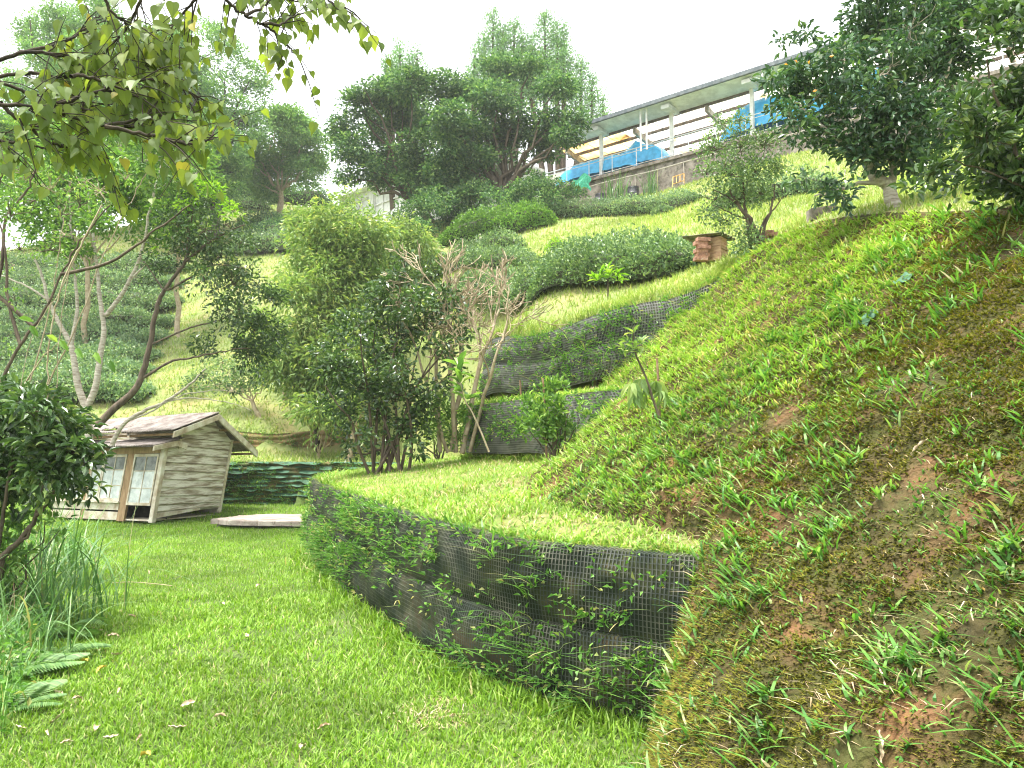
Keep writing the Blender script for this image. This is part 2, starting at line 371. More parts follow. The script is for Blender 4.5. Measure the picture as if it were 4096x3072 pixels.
X, Y = scatter(4700, 3.6, 9, 1.15, xr=(-.75, .3)); grass(X, Y, [0], .048, .0078, .65, lawn, seg=2, grow=.5, dens=lambda x, y: lawn_left(x, y)*np.clip(1.15-1.6*np.clip(fbm(x*1.3, y*1.3, 31)-.58, 0, 1)*3, .25, 1))
X, Y = scatter(2000, 9, 24, 1.3, xr=(-.75, .1)); grass(X, Y, [0], .05, .012, .6, lawn, seg=1, grow=.5, d0=9)
# longer tufts along the foot of the lower wall
t = RS.uniform(0, 1, 9000); idx = (t*(len(W1)-1)).astype(int); q = W1[idx]; nb = RS.normal(0, .12, (9000, 2))
qq = q+nb+np.array([-.1, -.12]); grass(qq[:, 0], qq[:, 1], [0], .1, .009, .7, lawn, seg=2)
stuff('lawn_grass', lawn, M['lawn'], 'short bright green turf covering the flat lawn')
tg = []
X, Y = scatter(3000, 4.2, 9, 1.1, xr=(-.5, .4)); grass(X, Y, [1], .05, .009, .9, tg, seg=2, dens=lambda x, y: np.clip(1.25-1.7*fbm(x*1.7, y*1.7, 41), .15, 1))
X, Y = scatter(1900, 9, 21, 1.2, xr=(-.5, .4)); grass(X, Y, [1], .055, .012, .9, tg, seg=1, d0=9, dens=lambda x, y: np.clip(1.3-1.5*fbm(x*1.2, y*1.2, 42), .2, 1))
# fringe over the rims of the retaining walls
for C, n in ((W1, 12000), (W2, 5000)):
    u = RS.uniform(0, len(C)-1.001, n); i = u.astype(int); fr = (u-i)[:, None]; q = C[i]*(1-fr)+C[i+1]*fr+RS.normal(0, .07, (n, 2))
    grass(q[:, 0], q[:, 1], [1], .07, .009, 1.2, tg, seg=2)
stuff('terrace_grass', tg, M['terr_grass'], 'pale green grass with dry stems on the terraces between the mesh walls')
hg = []
X, Y = scatter(1700, 5, 60, 1.5, xr=(-.75, .75)); grass(X, Y, [3, 4], .085, .017, .7, hg, seg=1, d0=9, grow=.75, dens=lambda x, y: np.clip(1.5-1.3*fbm(x*.6, y*.6, 43), .35, 1))
u = RS.uniform(0, len(W3)-1.001, 9000); i = u.astype(int); fr = (u-i)[:, None]; q = W3[i]*(1-fr)+W3[i+1]*fr+RS.normal(0, .15, (9000, 2))
grass(q[:, 0], q[:, 1], [3], .17, .011, .7, hg, seg=2, d0=9)
stuff('hillside_grass', hg, M['hill_grass'], 'yellow green grass between the tea rows on the hillside')
# the bank: moss cushions, rosettes of broad blades, thicker turf uphill
def bank_t(x, y): return np.clip((y-4.15-.45*(x-.8))/1.8+.35*(fbm(x*1.3, y*1.3, 57)-.5), 0, 1)
mo = []
X, Y = scatter(60000, 1.5, 10, 1.35, xr=(.1, .8)); grass(X, Y, [2], .015, .0075, 1.1, mo, seg=1, normal=1, d0=2., grow=.6, dens=lambda x, y: np.clip((fbm(x*2.6, y*2.6, 51, 5)-.30)*7, 0, 1)*np.clip(1.3-bank_t(x, y), .15, 1))
stuff('moss', mo, M['moss'], 'olive moss cushions on the reddish soil of the near bank')
def tufts(n0, d0, d1, k, nb, h, w, name_parts, dens, zs=(2,), seg=3, xr=(0, .8), grow=.35, mat_lean=.95, rad=.02):
    X, Y = scatter(n0, d0, d1, k, xr=xr)
    kk = RS.random(len(X)) < dens(X, Y); X, Y = X[kk], Y[kk]
    s = RS.uniform(.6, 1.5, len(X)); X = np.repeat(X, nb); Y = np.repeat(Y, nb); s = np.repeat(s, nb)
    X = X+RS.normal(0, rad, len(X)); Y = Y+RS.normal(0, rad, len(X))
    z, zn = Z(X, Y, True); m = np.isin(zn, zs); X, Y, z, s = X[m], Y[m], z[m], s[m]; n = len(X)
    sc = np.maximum(1, Y/4)**grow
    UP = unit(np.stack([np.full(n, -.55), np.full(n, -.3), np.ones(n)], 1)+RS.normal(0, .25, (n, 3)))
    name_parts.append(blades(np.c_[X, Y, z-.008], h*s*RS.uniform(.5, 1.3, n)*sc, w*RS.uniform(.7, 1.3, n)*np.sqrt(s)*sc, mat_lean*RS.uniform(.4, 1.5, n), RS.uniform(0, 6.283, n), UP, seg))
bgp = []
tufts(150, 1.5, 7, .8, 9, .10, .0125, bgp, lambda x, y: np.clip((fbm(x*1.5, y*1.5, 61)-.36)*4+bank_t(x, y)*.6, .12, 1), rad=.03)
tufts(900, 1.5, 7, 1.0, 5, .035, .009, bgp, lambda x, y: np.clip((fbm(x*2.2, y*2.2, 64)-.42)*5+bank_t(x, y)*.5, .05, 1), seg=2, rad=.03)
ug = []
tufts(260, 3.6, 13, .9, 8, .056, .0095, ug, lambda x, y: np.clip(bank_t(x, y)*1.5-.3+(fbm(x*1.2, y*1.2, 62)-.5)*3, 0, 1), seg=2, grow=.45, rad=.035)
X, Y = scatter(3000, 3.6, 13, 1.2, xr=(.0, .78)); grass(X, Y, [2], .038, .0095, 1.1, ug, seg=2, normal=.8, grow=.45, dens=lambda x, y: np.clip(bank_t(x, y)*1.5-.3+(fbm(x*1.4, y*1.4, 63)-.5)*3, 0, 1))
stuff('bank_turf', ug, M['terr_grass'], 'pale turf thickening up the bank, sunlit look put into its colour')  # lighter grass colour stands in for light on the upper bank
stuff('bank_grass', bgp, M['bank_grass'], 'rosettes of broad grass blades on the steep bank')
# dry bits
dr = []
X, Y = scatter(1000, 1.6, 12, .9, xr=(-.1, .75)); grass(X, Y, [2, 1], .05, .005, 1.9, dr, seg=2, normal=.8, dens=lambda x, y: np.clip((fbm(x*2, y*2, 71)-.4)*3, 0, 1))
X = RS.normal(-.5, .13, 260)+.0; Y = RS.normal(4.95, .16, 260); grass(X, Y, [0], .05, .006, 2.2, dr, seg=2)
stuff('dry_straw', dr, M['dry'], 'dry straw and dead stems lying in the grass')

# ---------------------------------------------------------------- mesh retaining walls
def retaining(C, tiers, th, zb, label, seed, gm, cell=.026, cellh=.032, smax=None, rb=.0026, n_weed=400, wh=.12):
    """C plan curve; zb(x,y) level of the rim; tiers counted down from the rim"""
    C = np.asarray(C); seg = np.r_[0, np.cumsum(np.linalg.norm(np.diff(C, axis=0), axis=1))]; LEN = seg[-1]
    def at(s): return np.stack([np.interp(s, seg, C[:, 0]), np.interp(s, seg, C[:, 1])], -1)
    e = .05
    def nor(s):
        t = at(np.clip(s+e, 0, LEN))-at(np.clip(s-e, 0, LEN)); t /= np.linalg.norm(t, axis=-1, keepdims=True)+1e-9
        return np.stack([t[..., 1], -t[..., 0]], -1)*SIDE
    mid = C[len(C)//2]; mt = C[len(C)//2+1]-C[len(C)//2-1]; c1 = np.array([mt[1], -mt[0]]); SIDE = 1 if (c1 @ (np.array([-2., -3.]))) > 0 else -1
    def face(s, tier, v, off=0.):
        """v: 0 foot of the tier .. 1 rim, continuing 1..1.25 over the rim"""
        s = np.asarray(s, float); v = np.asarray(v, float); s, v = np.broadcast_arrays(s, v)
        p = at(s); nn = nor(s); top = zb(p[..., 0], p[..., 1])-.012
        vv = np.clip(v, 0, 1); over = np.clip(v-1, 0, 1)
        bul = .055*np.sin(np.pi*np.clip(vv*.9+.08, 0, 1))**.6+.05*(vn(s*1.3, tier*3.1+vv, seed)-.5)+.035*(vn(s*4.2, vv*4+tier*7, seed+5)-.5)
        out = .05+bul*(1-over*3.2)+tier*.06-over*.55+off*(1-np.minimum(over*4, 1))
        sag = .022*(vn(s*1.7, tier*5.5, seed+9)-.5)
        zz = top-tier*th-(1-vv)*(th+.02)+sag*(1-vv*.6)+off*np.minimum(over*4, 1)-(vv > .93)*0
        zz = zz-np.clip((vv-.82)/.18, 0, 1)**2*.0
        return np.stack([p[..., 0]+nn[..., 0]*out, p[..., 1]+nn[..., 1]*out, zz], -1)
    root = thing('retaining_wall', label, 'retaining wall', (*C[len(C)//2], float(zb(*C[len(C)//2]))-tiers*th), 'netted walls holding the terraces'); root['kind'] = 'thing'
    wp = []
    for t in range(tiers):
        S = np.arange(0, LEN, .06); Vv = np.r_[np.linspace(0, 1, 12), ([1.06, 1.14] if t == 0 else [1.08])]
        SS, VV = np.meshgrid(S, Vv, indexing='ij'); V = face(SS, t, VV).reshape(-1, 3)
        a, b = SS.shape; i = (np.arange(a-1)[:, None]*b+np.arange(b-1)[None]).ravel()
        mesh('soil_layer', V, np.c_[i, i+1, i+b+1, i+b], M['wall_soil'], root, smooth=True)
        # the grid itself: ribbons a few mm thick
        mb = MB()
        hv = np.r_[np.arange(0, 1, cellh/th), [1.0, 1.05] + ([1.1, 1.16] if t == 0 else [])]
        S2 = np.arange(0, LEN, .05)
        for v in hv:
            wob = v+.012*(vn(S2*3, v*10, seed+3)-.5)
            c = face(S2, t, wob, .011); u = face(S2, t, wob+.012, .011); dv = unit(u-c)*rb
            L = len(S2); mb.add(np.vstack([c-dv, c+dv]), f4=np.c_[np.arange(L-1), np.arange(1, L), np.arange(1, L)+L, np.arange(L-1)+L])
        S3 = np.arange(cell, LEN-cell, cell); vs = np.r_[np.linspace(0, 1, 11), [1.06] + ([1.15] if t == 0 else [])]
        SS = S3[:, None]+.02*(vn(S3[:, None]*.7, vs[None]*1.5, seed+21)-.5)+0*vs[None]
        c = face(SS, t, vs[None]+0*SS, .012); d = face(SS+.01, t, vs[None]+0*SS, .012)-c; d = unit(d)*rb*1.5
        V = np.stack([c-d, c+d], 2); k = len(vs); base = (np.arange(len(S3))[:, None]*k*2+np.arange(k-1)[None]*2).ravel()
        mb.add(V.reshape(-1, 3), f4=np.c_[base, base+1, base+3, base+2])
        mb.build('netting', M[gm], root)
        # weeds rooted in the face
        n = int(n_weed*LEN); s = RS.uniform(0, LEN, n); v = RS.uniform(0, 1, n)**.8
        s = s[(k_ := RS.random(n) < np.clip((fbm(s*1.1, v*2+t*4, seed+31)-.36)*4, .05, 1))]; v = v[k_]; n = len(s)
        bp = face(s, t, v, .01); nn = nor(s); n3 = np.c_[nn, np.full(n, .25)]
        wp.append((bp, n3))
    bp = np.concatenate([a for a, b in wp]); n3 = np.concatenate([b for a, b in wp])
    return root, bp, n3
def weeds(name, bp, n3, label, s=1.):
    n = len(bp); parts = []
    k = RS.random(n) < .42; b = np.repeat(bp[k], 3, 0); nn = np.repeat(n3[k], 3, 0); m = len(b)
    parts.append(blades(b, RS.uniform(.04, .15, m)*s, RS.uniform(.004, .009, m)*s, RS.uniform(.7, 1.9, m), RS.uniform(0, 6.28, m), unit(nn*.8+RS.normal(0, .4, (m, 3))+[0, 0, .35]), 3))
    b = bp[~k]; nn = n3[~k]; r = 5; b = np.repeat(b, r, 0); nn = np.repeat(nn, r, 0); m = len(b)
    D = unit(nn+RS.normal(0, .8, (m, 3))+[0, 0, .2]); parts.append(leaves(b+D*RS.uniform(.01, .05, m)[:, None]*s, D, unit(RS.normal(0, .5, (m, 3))+[0, -.2, 1]), RS.uniform(.018, .042, m)*s, RS.uniform(.01, .02, m)*s, 'q'))
    stuff(name, parts, M['weed'], label)
M['weed'] = leafmat('weed', [(0, (.06, .16, .03)), (.5, (.11, .25, .045)), (.85, (.18, .34, .07)), (1, (.38, .34, .16))], .35, .42, .2, 2)
rim1 = lambda x, y: 1.0+.02*(y-5)
rim2 = lambda x, y: 2.33+0*x
rim3 = lambda x, y: Hill(x, y)-.03
LONG = []
_, b1, n1 = retaining(W1, 2, .5, rim1, 'longest lowest wall of dark netted soil beside the lawn', 101, 'geogrid', n_weed=150)
weeds('wall_weeds', b1, n1, 'weeds growing out of the lower netted wall', 1.55)
k_ = RS.integers(0, len(b1), 60); q = np.repeat(b1[k_], 6, 0); qn = np.repeat(n1[k_], 6, 0); m_ = len(q)
stuff('long_weeds', [blades(q+RS.normal(0, .012, (m_, 3)), RS.uniform(.14, .34, m_), RS.uniform(.006, .012, m_), RS.uniform(.8, 1.7, m_), RS.uniform(3.2, 6.0, m_), unit(qn*.6+RS.normal(0, .25, (m_, 3))+[0, 0, .9]), 3)], M['weed'], 'long arching grass blades hanging from the lower netted wall')
_, b2, n2 = retaining(W2, 1, .74, rim2, 'short middle wall of netted soil, one layer high, behind the citrus bush', 202, 'geogrid_pale', n_weed=150, rb=.0042)
weeds('wall_weeds', b2, n2, 'weeds growing out of the middle netted wall', 1.7)
_, b3, n3 = retaining(W3, 2, .52, rim3, 'uppermost wall of grey netted soil, two layers high, below the tea bushes', 303, 'geogrid_pale', n_weed=110, cell=.034, cellh=.04, rb=.0045)
weeds('wall_weeds', b3, n3, 'weeds growing out of the upper netted wall', 1.8)
# ---------------------------------------------------------------- crowns, branches
Zf = lambda x, y: float(Z(np.array([x]), np.array([y]))[0])
def px_at(x, y, z):
    r = np.array([x, y, z-CAMH]); f = r[1]*ct+r[2]*st_; u = -r[1]*st_+r[2]*ct
    return 512+F*r[0]/f, 384-F*u/f
def lobes_px(L, Y, depth=.8, sc=1., jit=.0):
    """(px,py,r px[,dY]) -> centres and radii in metres"""
    out = []
    for q in L:
        yy = Y+(q[3] if len(q) > 3 else RS.uniform(-jit, jit))
        c = P(q[0], q[1], yy); r = q[2]*yy/F*sc
        out.append((c, np.array([r, r*depth, r*.85])))
    return out
CM = 4.3
def crown(lobes, ncl, clr, per, ll, lw, shape='q', up=.5, hang=0., fill=.35, flat=.6, top=.3, droop=.15, fold=.18, spread=.9, wild=.5, gap=.43):
    """clusters of leaves over the shells of the lobes. ncl clusters per square metre of lobe surface"""
    Cs = []; Ns = []
    for c, r in lobes:
        area = 4*math.pi*((r[0]*r[1]+r[0]*r[2]+r[1]*r[2])/3); n = max(3, int(ncl*area*CM))
        d = rdir(n, top); rad = np.where(RS.random(n) < fill, RS.uniform(.25, .85, n), RS.uniform(.82, 1.12, n))
        nz = .78+.5*fbm(d[:, 0]*2.2+c[0], d[:, 2]*2.2+d[:, 1]*1.7+c[1], 77, 3)
        Cs.append(c+d*r*(rad*nz)[:, None]); Ns.append(d)
    C = np.concatenate(Cs); N = np.concatenate(Ns); f_ = .42/clr
    kp = .5*(fbm(C[:, 0]*f_+C[:, 2]*f_*.5, C[:, 2]*f_*1.2+C[:, 1]*f_*.6, 13, 2)+fbm(C[:, 1]*f_-C[:, 2]*f_*.4, C[:, 2]*f_+C[:, 0]*f_*.5, 29, 2)) > gap+RS.normal(0, .03, len(C))
    if kp.sum() > 5: C = C[kp]; N = N[kp]
    Cl = np.repeat(C, per, 0); Nl = np.repeat(N, per, 0); n = len(Cl)
    o = rdir(n)*RS.random(n)[:, None]**.5*clr; o[:, 2] *= flat; p = Cl+o
    D = unit(unit(o)*spread+Nl*.5+RS.normal(0, wild, (n, 3))+[0, 0, -hang]); FN = unit(Nl*.5+[0, 0, up]+RS.normal(0, .45, (n, 3)))
    s = RS.uniform(.65, 1.25, n)
    return leaves(p, D, FN, ll*s, lw*s, shape, fold, droop), C
def limb(mb, a, b, r0, r1, sag=0., n=6, wob=.06, sides=6):
    a = np.asarray(a, float); b = np.asarray(b, float); t = np.linspace(0, 1, n+1)[:, None]; L = np.linalg.norm(b-a)
    p = a+(b-a)*t; w = RS.normal(0, wob*L, (n+1, 3))*np.sin(math.pi*t); p = p+w+np.array([0, 0, 1.])*sag*L*np.sin(math.pi*t)
    mb.tube(p, np.linspace(r0, r1, n+1), sides); return p
def plant(name, label, cat, base, foliage, mleaf, trunkmb=None, mbark=None, group=None, fname='crown', tname='trunk'):
    t = thing(name, label, cat, base, group)
    if foliage is not None:
        V, Fc = foliage; mesh(fname, V, Fc, mleaf, t)
    if trunkmb is not None and trunkmb.v: trunkmb.build(tname, mbark or M['bark'], t, smooth=True)
    return t
def merge(parts):
    V = []; Fs = []; o = 0
    for v, f in parts: V.append(v); Fs.append(f+o); o += len(v)
    return np.concatenate(V), np.concatenate(Fs)
def woody(base, tops, r, fork=.35, mb=None, wob=.04, sides=6, lean=0.):
    """a trunk that forks and reaches each crown centre"""
    mb = mb or MB(); base = np.asarray(base, float); cen = np.mean(tops, 0); fk = base+(cen-base)*fork
    limb(mb, base-[0, 0, .15], fk, r, r*.75, n=5, wob=wob*.5, sides=8)
    for c in tops: limb(mb, fk+RS.normal(0, r*.3, 3), c, r*.36, r*.08, 0., 6, wob, sides)
    return mb
def twigs(mb, lobes, C, r, k, sides=4):
    cen = np.array([c for c, _ in lobes])
    for i in RS.choice(len(C), min(k, len(C)), replace=False):
        j = np.argmin(((cen-C[i])**2).sum(1)); limb(mb, cen[j], C[i], r, r*.35, 0, 3, .08, sides)
M['leaf_far'] = leafmat('leaf_far', [(0, (.035, .095, .04)), (.5, (.075, .17, .06)), (.85, (.17, .29, .10)), (1, (.25, .36, .13))], .28, .5, .3, .35)
M['leaf_farl'] = leafmat('leaf_farl', [(0, (0.084, 0.196, 0.07)), (.5, (0.154, 0.294, 0.091)), (1, (0.266, 0.406, 0.126))], .3, .5, .25, .35)
M['leaf_con'] = leafmat('leaf_con', [(0, (0.105, 0.225, 0.105)), (.5, (0.18, 0.33, 0.143)), (1, (0.27, 0.42, 0.18))], .3, .6, .2, .35)
M['leaf_tea'] = leafmat('leaf_tea', [(0, (.07, .14, .06)), (.5, (.14, .235, .095)), (.85, (.22, .32, .13)), (1, (.34, .44, .19))], .25, .36, .25, .9, spec=.5)
M['leaf_teal'] = leafmat('leaf_teal', [(0, (.09, .17, .085)), (.5, (.165, .265, .13)), (.85, (.25, .35, .17)), (1, (.36, .44, .22))], .25, .42, .25, .5, spec=.45)
M['leaf_dark'] = leafmat('leaf_dark', [(0, (.03, .075, .038)), (.5, (.055, .125, .058)), (.9, (.1, .19, .075)), (1, (.2, .3, .1))], .22, .3, .2, 1.2, spec=.6)
M['leaf_cam'] = leafmat('leaf_cam', [(0, (.03, .068, .024)), (.5, (.06, .118, .036)), (.9, (.11, .19, .055)), (1, (.26, .33, .10))], .22, .28, .2, 1.2, spec=.65)
M['leaf_mid'] = leafmat('leaf_mid', [(0, (.07, .16, .04)), (.5, (.13, .25, .055)), (.9, (.22, .36, .08)), (1, (.36, .46, .11))], .35, .38, .2, .8)
M['leaf_lime'] = leafmat('leaf_lime', [(0, (.12, .26, .02)), (.5, (.2, .37, .035)), (1, (.34, .5, .06))], .4, .42, .15, 1)
M['leaf_willow'] = leafmat('leaf_willow', [(0, (.14, .24, .07)), (.5, (.24, .35, .11)), (.9, (.36, .44, .15)), (1, (.5, .5, .18))], .38, .5, .2, .4)
M['leaf_heart'] = leafmat('leaf_heart', [(0, (.085, .14, .03)), (.5, (.14, .21, .042)), (.9, (.2, .28, .06)), (.992, (.27, .33, .08)), (1, (.5, .38, .06))], .5, .5, .15, 1.5, tcol=(1.5, 1.4, .55))
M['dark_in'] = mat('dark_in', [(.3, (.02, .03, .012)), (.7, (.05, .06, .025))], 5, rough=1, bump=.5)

# ---------------------------------------------------------------- far trees
def simple_tree(name, label, L, Y, m, base=None, ncl=5.0, clr=.45, per=16, ll=.17, lw=.1, jit=1.5, depth=.9, r=.2, group=None, bark='bark', tw=30, fork=.4, fill=.3, **k):
    lb = lobes_px(L, Y, depth, jit=jit); fo, C = crown(lb, ncl, clr, per, ll, lw, fill=fill, **k)
    b = P(*base, Y) if base else np.mean([c for c, _ in lb], 0); b = np.array([b[0], b[1], Zf(b[0], b[1])])
    mb = woody(b, [c for c, _ in lb], r, fork); twigs(mb, lb, C, r*.12, tw)
    return plant(name, label, 'tree', b, fo, M[m], mb, M[bark], group)
Zm = lambda L: [((x/6.32+312.5), y/6.32, r/6.32*(1.0)) for x, y, r in L]
GT = 'trees around the white house'
FT = dict(ncl=3.1, clr=.62, per=26, ll=.19, lw=.11, flat=.38, up=.9, fill=.3, hang=.15, top=.1)
simple_tree('broadleaf_tree', 'dense dark green tree with wide crown, left of the two before the white house', Zm([(300, 690, 95), (460, 590, 95), (620, 540, 100), (200, 800, 70), (390, 790, 110), (250, 940, 90), (360, 1080, 100), (500, 1020, 110), (640, 760, 120), (640, 930, 100), (460, 1140, 60), (230, 600, 35), (225, 1110, 55), (560, 640, 80), (330, 560, 40), (160, 860, 40), (700, 1060, 90), (620, 1200, 90), (720, 1200, 80), (540, 1150, 60)]), 39, 'leaf_far', (432, 222), group=GT, fork=.28, r=.3, **FT)
simple_tree('broadleaf_tree', 'broad dark tree with layered tops, right of the two, by the open building', Zm([(860, 570, 110), (1010, 530, 100), (1180, 440, 90), (1380, 450, 95), (1540, 570, 90), (1150, 610, 120), (1350, 660, 110), (1540, 750, 100), (860, 760, 110), (1000, 850, 120), (1200, 850, 110), (1400, 850, 100), (1600, 860, 65), (1670, 760, 70), (1050, 1010, 80), (1250, 1010, 70), (1500, 950, 60), (920, 1080, 80), (860, 950, 90), (820, 1100, 80), (800, 1230, 80), (940, 1210, 70), (1080, 1150, 60), (760, 820, 90)]), 37.5, 'leaf_far', (505, 205), group=GT, fork=.3, r=.32, **FT)
def conifer(lab, spires, Y, base):
    parts = []; mb = MB(); b = P(*base, Y); b[2] = Zf(b[0], b[1])
    for (x, y0, y1, w) in spires:
        top = P(x, y0, Y); bot = P(x, y1, Y); H_ = top[2]-bot[2]; R_ = w*Y/F; mb.tube(np.array([[b[0]*.6+bot[0]*.4, b[1], b[2]], bot, (top+bot)/2, top]), [.22, .16, .09, .02], 6)
        n = int(40*H_*R_); t_ = RS.uniform(0, 1, n)**.75; az = RS.uniform(0, 6.283, n); rr = R_*(t_**.8)*RS.uniform(.45, 1.05, n)*(.7+.6*vn(az*2, t_*H_*1.3, int(x)))
        C = top[None]*(1-t_[:, None])+bot[None]*t_[:, None]+np.stack([np.cos(az)*rr, np.sin(az)*rr, -.12*rr+.25*(1-t_)], 1); N_ = np.stack([np.cos(az), np.sin(az), .5+0*az], 1)
        per = 10; Cl = np.repeat(C, per, 0); Nl = np.repeat(N_, per, 0); m_ = len(Cl); o_ = rdir(m_)*RS.random(m_)[:, None]**.5*.33; o_ += unit(Nl)*RS.uniform(-.3, .3, m_)[:, None]; o_[:, 2] += .12
        parts.append(leaves(Cl+o_, unit(Nl*.6+RS.normal(0, .5, (m_, 3))+[0, 0, .25]), rdir(m_, .4), .17*RS.uniform(.6, 1.2, m_), .06, 'q'))
        for i in RS.choice(n, min(n, 40), replace=False): k_ = top*(1-t_[i])+bot*t_[i]; mb.tube(np.array([k_, (k_+C[i])/2, C[i]]), [.035, .025, .01], 4)
    plant('conifer_tree', lab, 'tree', b, merge(parts), M['leaf_con'], mb, M['bark'], GT)
conifer('tall pointed conifer group, right one of the two peaks above the dark trees', [(545, 17, 100, 30), (557, 27, 100, 26), (564, 34, 110, 24), (532, 45, 100, 20), (581, 62, 130, 24), (592, 80, 135, 16), (603, 100, 140, 14)], 46, (560, 205))
conifer('tall pointed conifer group, left one of the two peaks above the dark trees', [(493, 14, 110, 30), (514, 22, 100, 24), (484, 40, 110, 24), (474, 55, 110, 16), (503, 30, 110, 24), (522, 40, 90, 18)], 46, (500, 205))
conifer('smaller pale conifer rising behind the left dark tree', [(400, 48, 110, 20), (417, 51, 100, 14), (387, 62, 110, 16), (391, 55, 100, 12), (409, 60, 100, 14)], 45, (400, 205))
simple_tree('spreading_tree', 'rounded green tree with a forked pale trunk standing alone by the far hedge', [(288, 130, 22), (270, 145, 26), (300, 148, 24), (255, 165, 22), (280, 168, 26), (304, 172, 18), (262, 185, 20), (250, 150, 14), (312, 165, 10), (275, 118, 12)], 52, 'leaf_farl', (281, 221), ncl=3.6, clr=.5, per=18, gap=.49, ll=.2, lw=.11, r=.24, bark='bark_bare', fork=.45, fill=.2)
simple_tree('tall_tree', 'very tall pale green tree with open crown filling the upper left sky', [(200, 60, 40), (225, 95, 36), (175, 110, 40), (240, 120, 26), (205, 150, 36), (160, 60, 34), (250, 80, 18), (225, 175, 24), (130, 120, 40), (185, 195, 26), (252, 105, 14)], 46, 'leaf_farl', (215, 205), ncl=3.4, clr=.5, gap=.5, ll=.19, lw=.1, r=.4, bark='bark_dark', jit=3, fork=.5)
simple_tree('tall_tree', 'tall green tree behind the overhanging leaves at the far upper left', [(60, 40, 34), (90, 20, 26), (50, 80, 40), (100, 60, 34), (40, 120, 44), (90, 110, 44), (130, 160, 40), (30, 20, 12), (60, 160, 44), (0, 150, 44)], 50, 'leaf_farl', (70, 205), ncl=3, clr=.5, gap=.5, ll=.2, lw=.11, r=.4, jit=3, fork=.5)
simple_tree('background_tree', 'dark tree behind the solitary tree, half hidden at the end of the far hedge', [(245, 175, 20), (225, 190, 22), (205, 180, 24), (180, 190, 24), (240, 200, 12)], 56, 'leaf_far', (235, 205), ncl=3.4, clr=.45, ll=.2, lw=.1, r=.25)

# ---------------------------------------------------------------- hedges and tea rows
def hedge(name, label, path, h, w, m, ll=.06, lw=.028, dens=420, cl=None, group=None, cat='tea hedge', lump=.42, gap=0., shape='q', taper=True, Yabs=None):
    """path [(px,py,Y)] along the foot; a lumpy clipped shrub row"""
    pts = np.array([P(a, b, c) for a, b, c in path]); pts = catmull(pts[:, :2], 8)
    seg = np.r_[0, np.cumsum(np.linalg.norm(np.diff(pts, axis=0), axis=1))]; LEN = seg[-1]
    area = LEN*(2*h+w)*1.1; n = int(dens*area)
    def surf(s, a, k=1.):
        p = np.stack([np.interp(s, seg, pts[:, 0]), np.interp(s, seg, pts[:, 1])], -1); q = np.stack([np.interp(np.minimum(s+.1, LEN), seg, pts[:, 0]), np.interp(np.minimum(s+.1, LEN), seg, pts[:, 1])], -1)
        q2 = np.stack([np.interp(np.maximum(s-.1, 0), seg, pts[:, 0]), np.interp(np.maximum(s-.1, 0), seg, pts[:, 1])], -1); t = unit(q-q2); nn = np.stack([-t[..., 1], t[..., 0]], -1)
        e = np.minimum(1, np.minimum(s, LEN-s)/(w*.7)+.08)**.5 if taper else 1
        lm = (1+lump*2*(fbm(s*1.1/max(h, .5), a*1.3+3, 5+int(LEN*10) % 50, 3)-.5))*e*k
        rr = np.abs(np.cos(a))**.5*np.sign(np.cos(a))*w*.5*lm; zz = np.abs(np.sin(a))**.5*h*lm
        x = p[..., 0]+nn[..., 0]*rr; y = p[..., 1]+nn[..., 1]*rr; z0 = Z(p[..., 0], p[..., 1])*.6+Z(x, y)*.4
        return np.stack([x, y, z0+zz-.03], -1), np.stack([nn[..., 0]*np.cos(a), nn[..., 1]*np.cos(a), np.sin(a)+.1], -1)
    s = RS.uniform(0, LEN, n); a = RS.uniform(.02, math.pi-.02, n); lo_ = RS.random(n) < .33; a = np.where(lo_, RS.choice([0, math.pi], n)+0., a); a = np.where(lo_, np.abs(a-RS.random(n)**1.5*.35), a)
    k = .9+.36*(fbm(s*4.5/max(h, .6), a*5, 19, 3)-.5)+RS.choice([0, .05, -.06, -.14, .13], n, p=[.35, .22, .2, .13, .1]); p, nn = surf(s, a, k); p = p+RS.normal(0, ll*.4, (n, 3))
    D = unit(unit(nn)*.6+RS.normal(0, .7, (n, 3))+[0, 0, .35]); FN = unit(nn*.5+[0, 0, .4]+RS.normal(0, .75, (n, 3))); q = RS.uniform(.6, 1.3, n)
    b = np.array([*pts[len(pts)//2], Zf(*pts[len(pts)//2])]); t = thing(name, label, cat, b, group)
    V, Fc = leaves(p, D, FN, ll*q*1.2, lw*q*1.2, shape); mesh('foliage', V, Fc, M[m], t)
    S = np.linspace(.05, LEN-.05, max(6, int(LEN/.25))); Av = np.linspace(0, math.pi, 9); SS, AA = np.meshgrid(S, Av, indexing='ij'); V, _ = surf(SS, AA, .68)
    a_, b_ = SS.shape; i = (np.arange(a_-1)[:, None]*b_+np.arange(b_-1)[None]).ravel(); mesh('shade_core', V.reshape(-1, 3), np.c_[i, i+1, i+b_+1, i+b_], M['dark_in'], t, smooth=True)  # solid dark core, the shade between the leaves put into its colour
    return t
GL = 'rows of the left tea field'; ords = ['lowest', 'second', 'third', 'fourth', 'fifth', 'sixth', 'seventh', 'eighth']
rows = [(-60, 405, 25.6, 150, 396, 25.9), (-60, 388, 27.4, 150, 377, 28), (-60, 370, 29.5, 158, 360, 30.2), (-60, 352, 31.7, 165, 343, 32.5), (-60, 335, 34, 176, 327, 35), (-60, 317, 36.6, 180, 310, 37.5), (-60, 300, 39.3, 184, 294, 40.3), (-60, 283, 42.4, 190, 279, 43)]
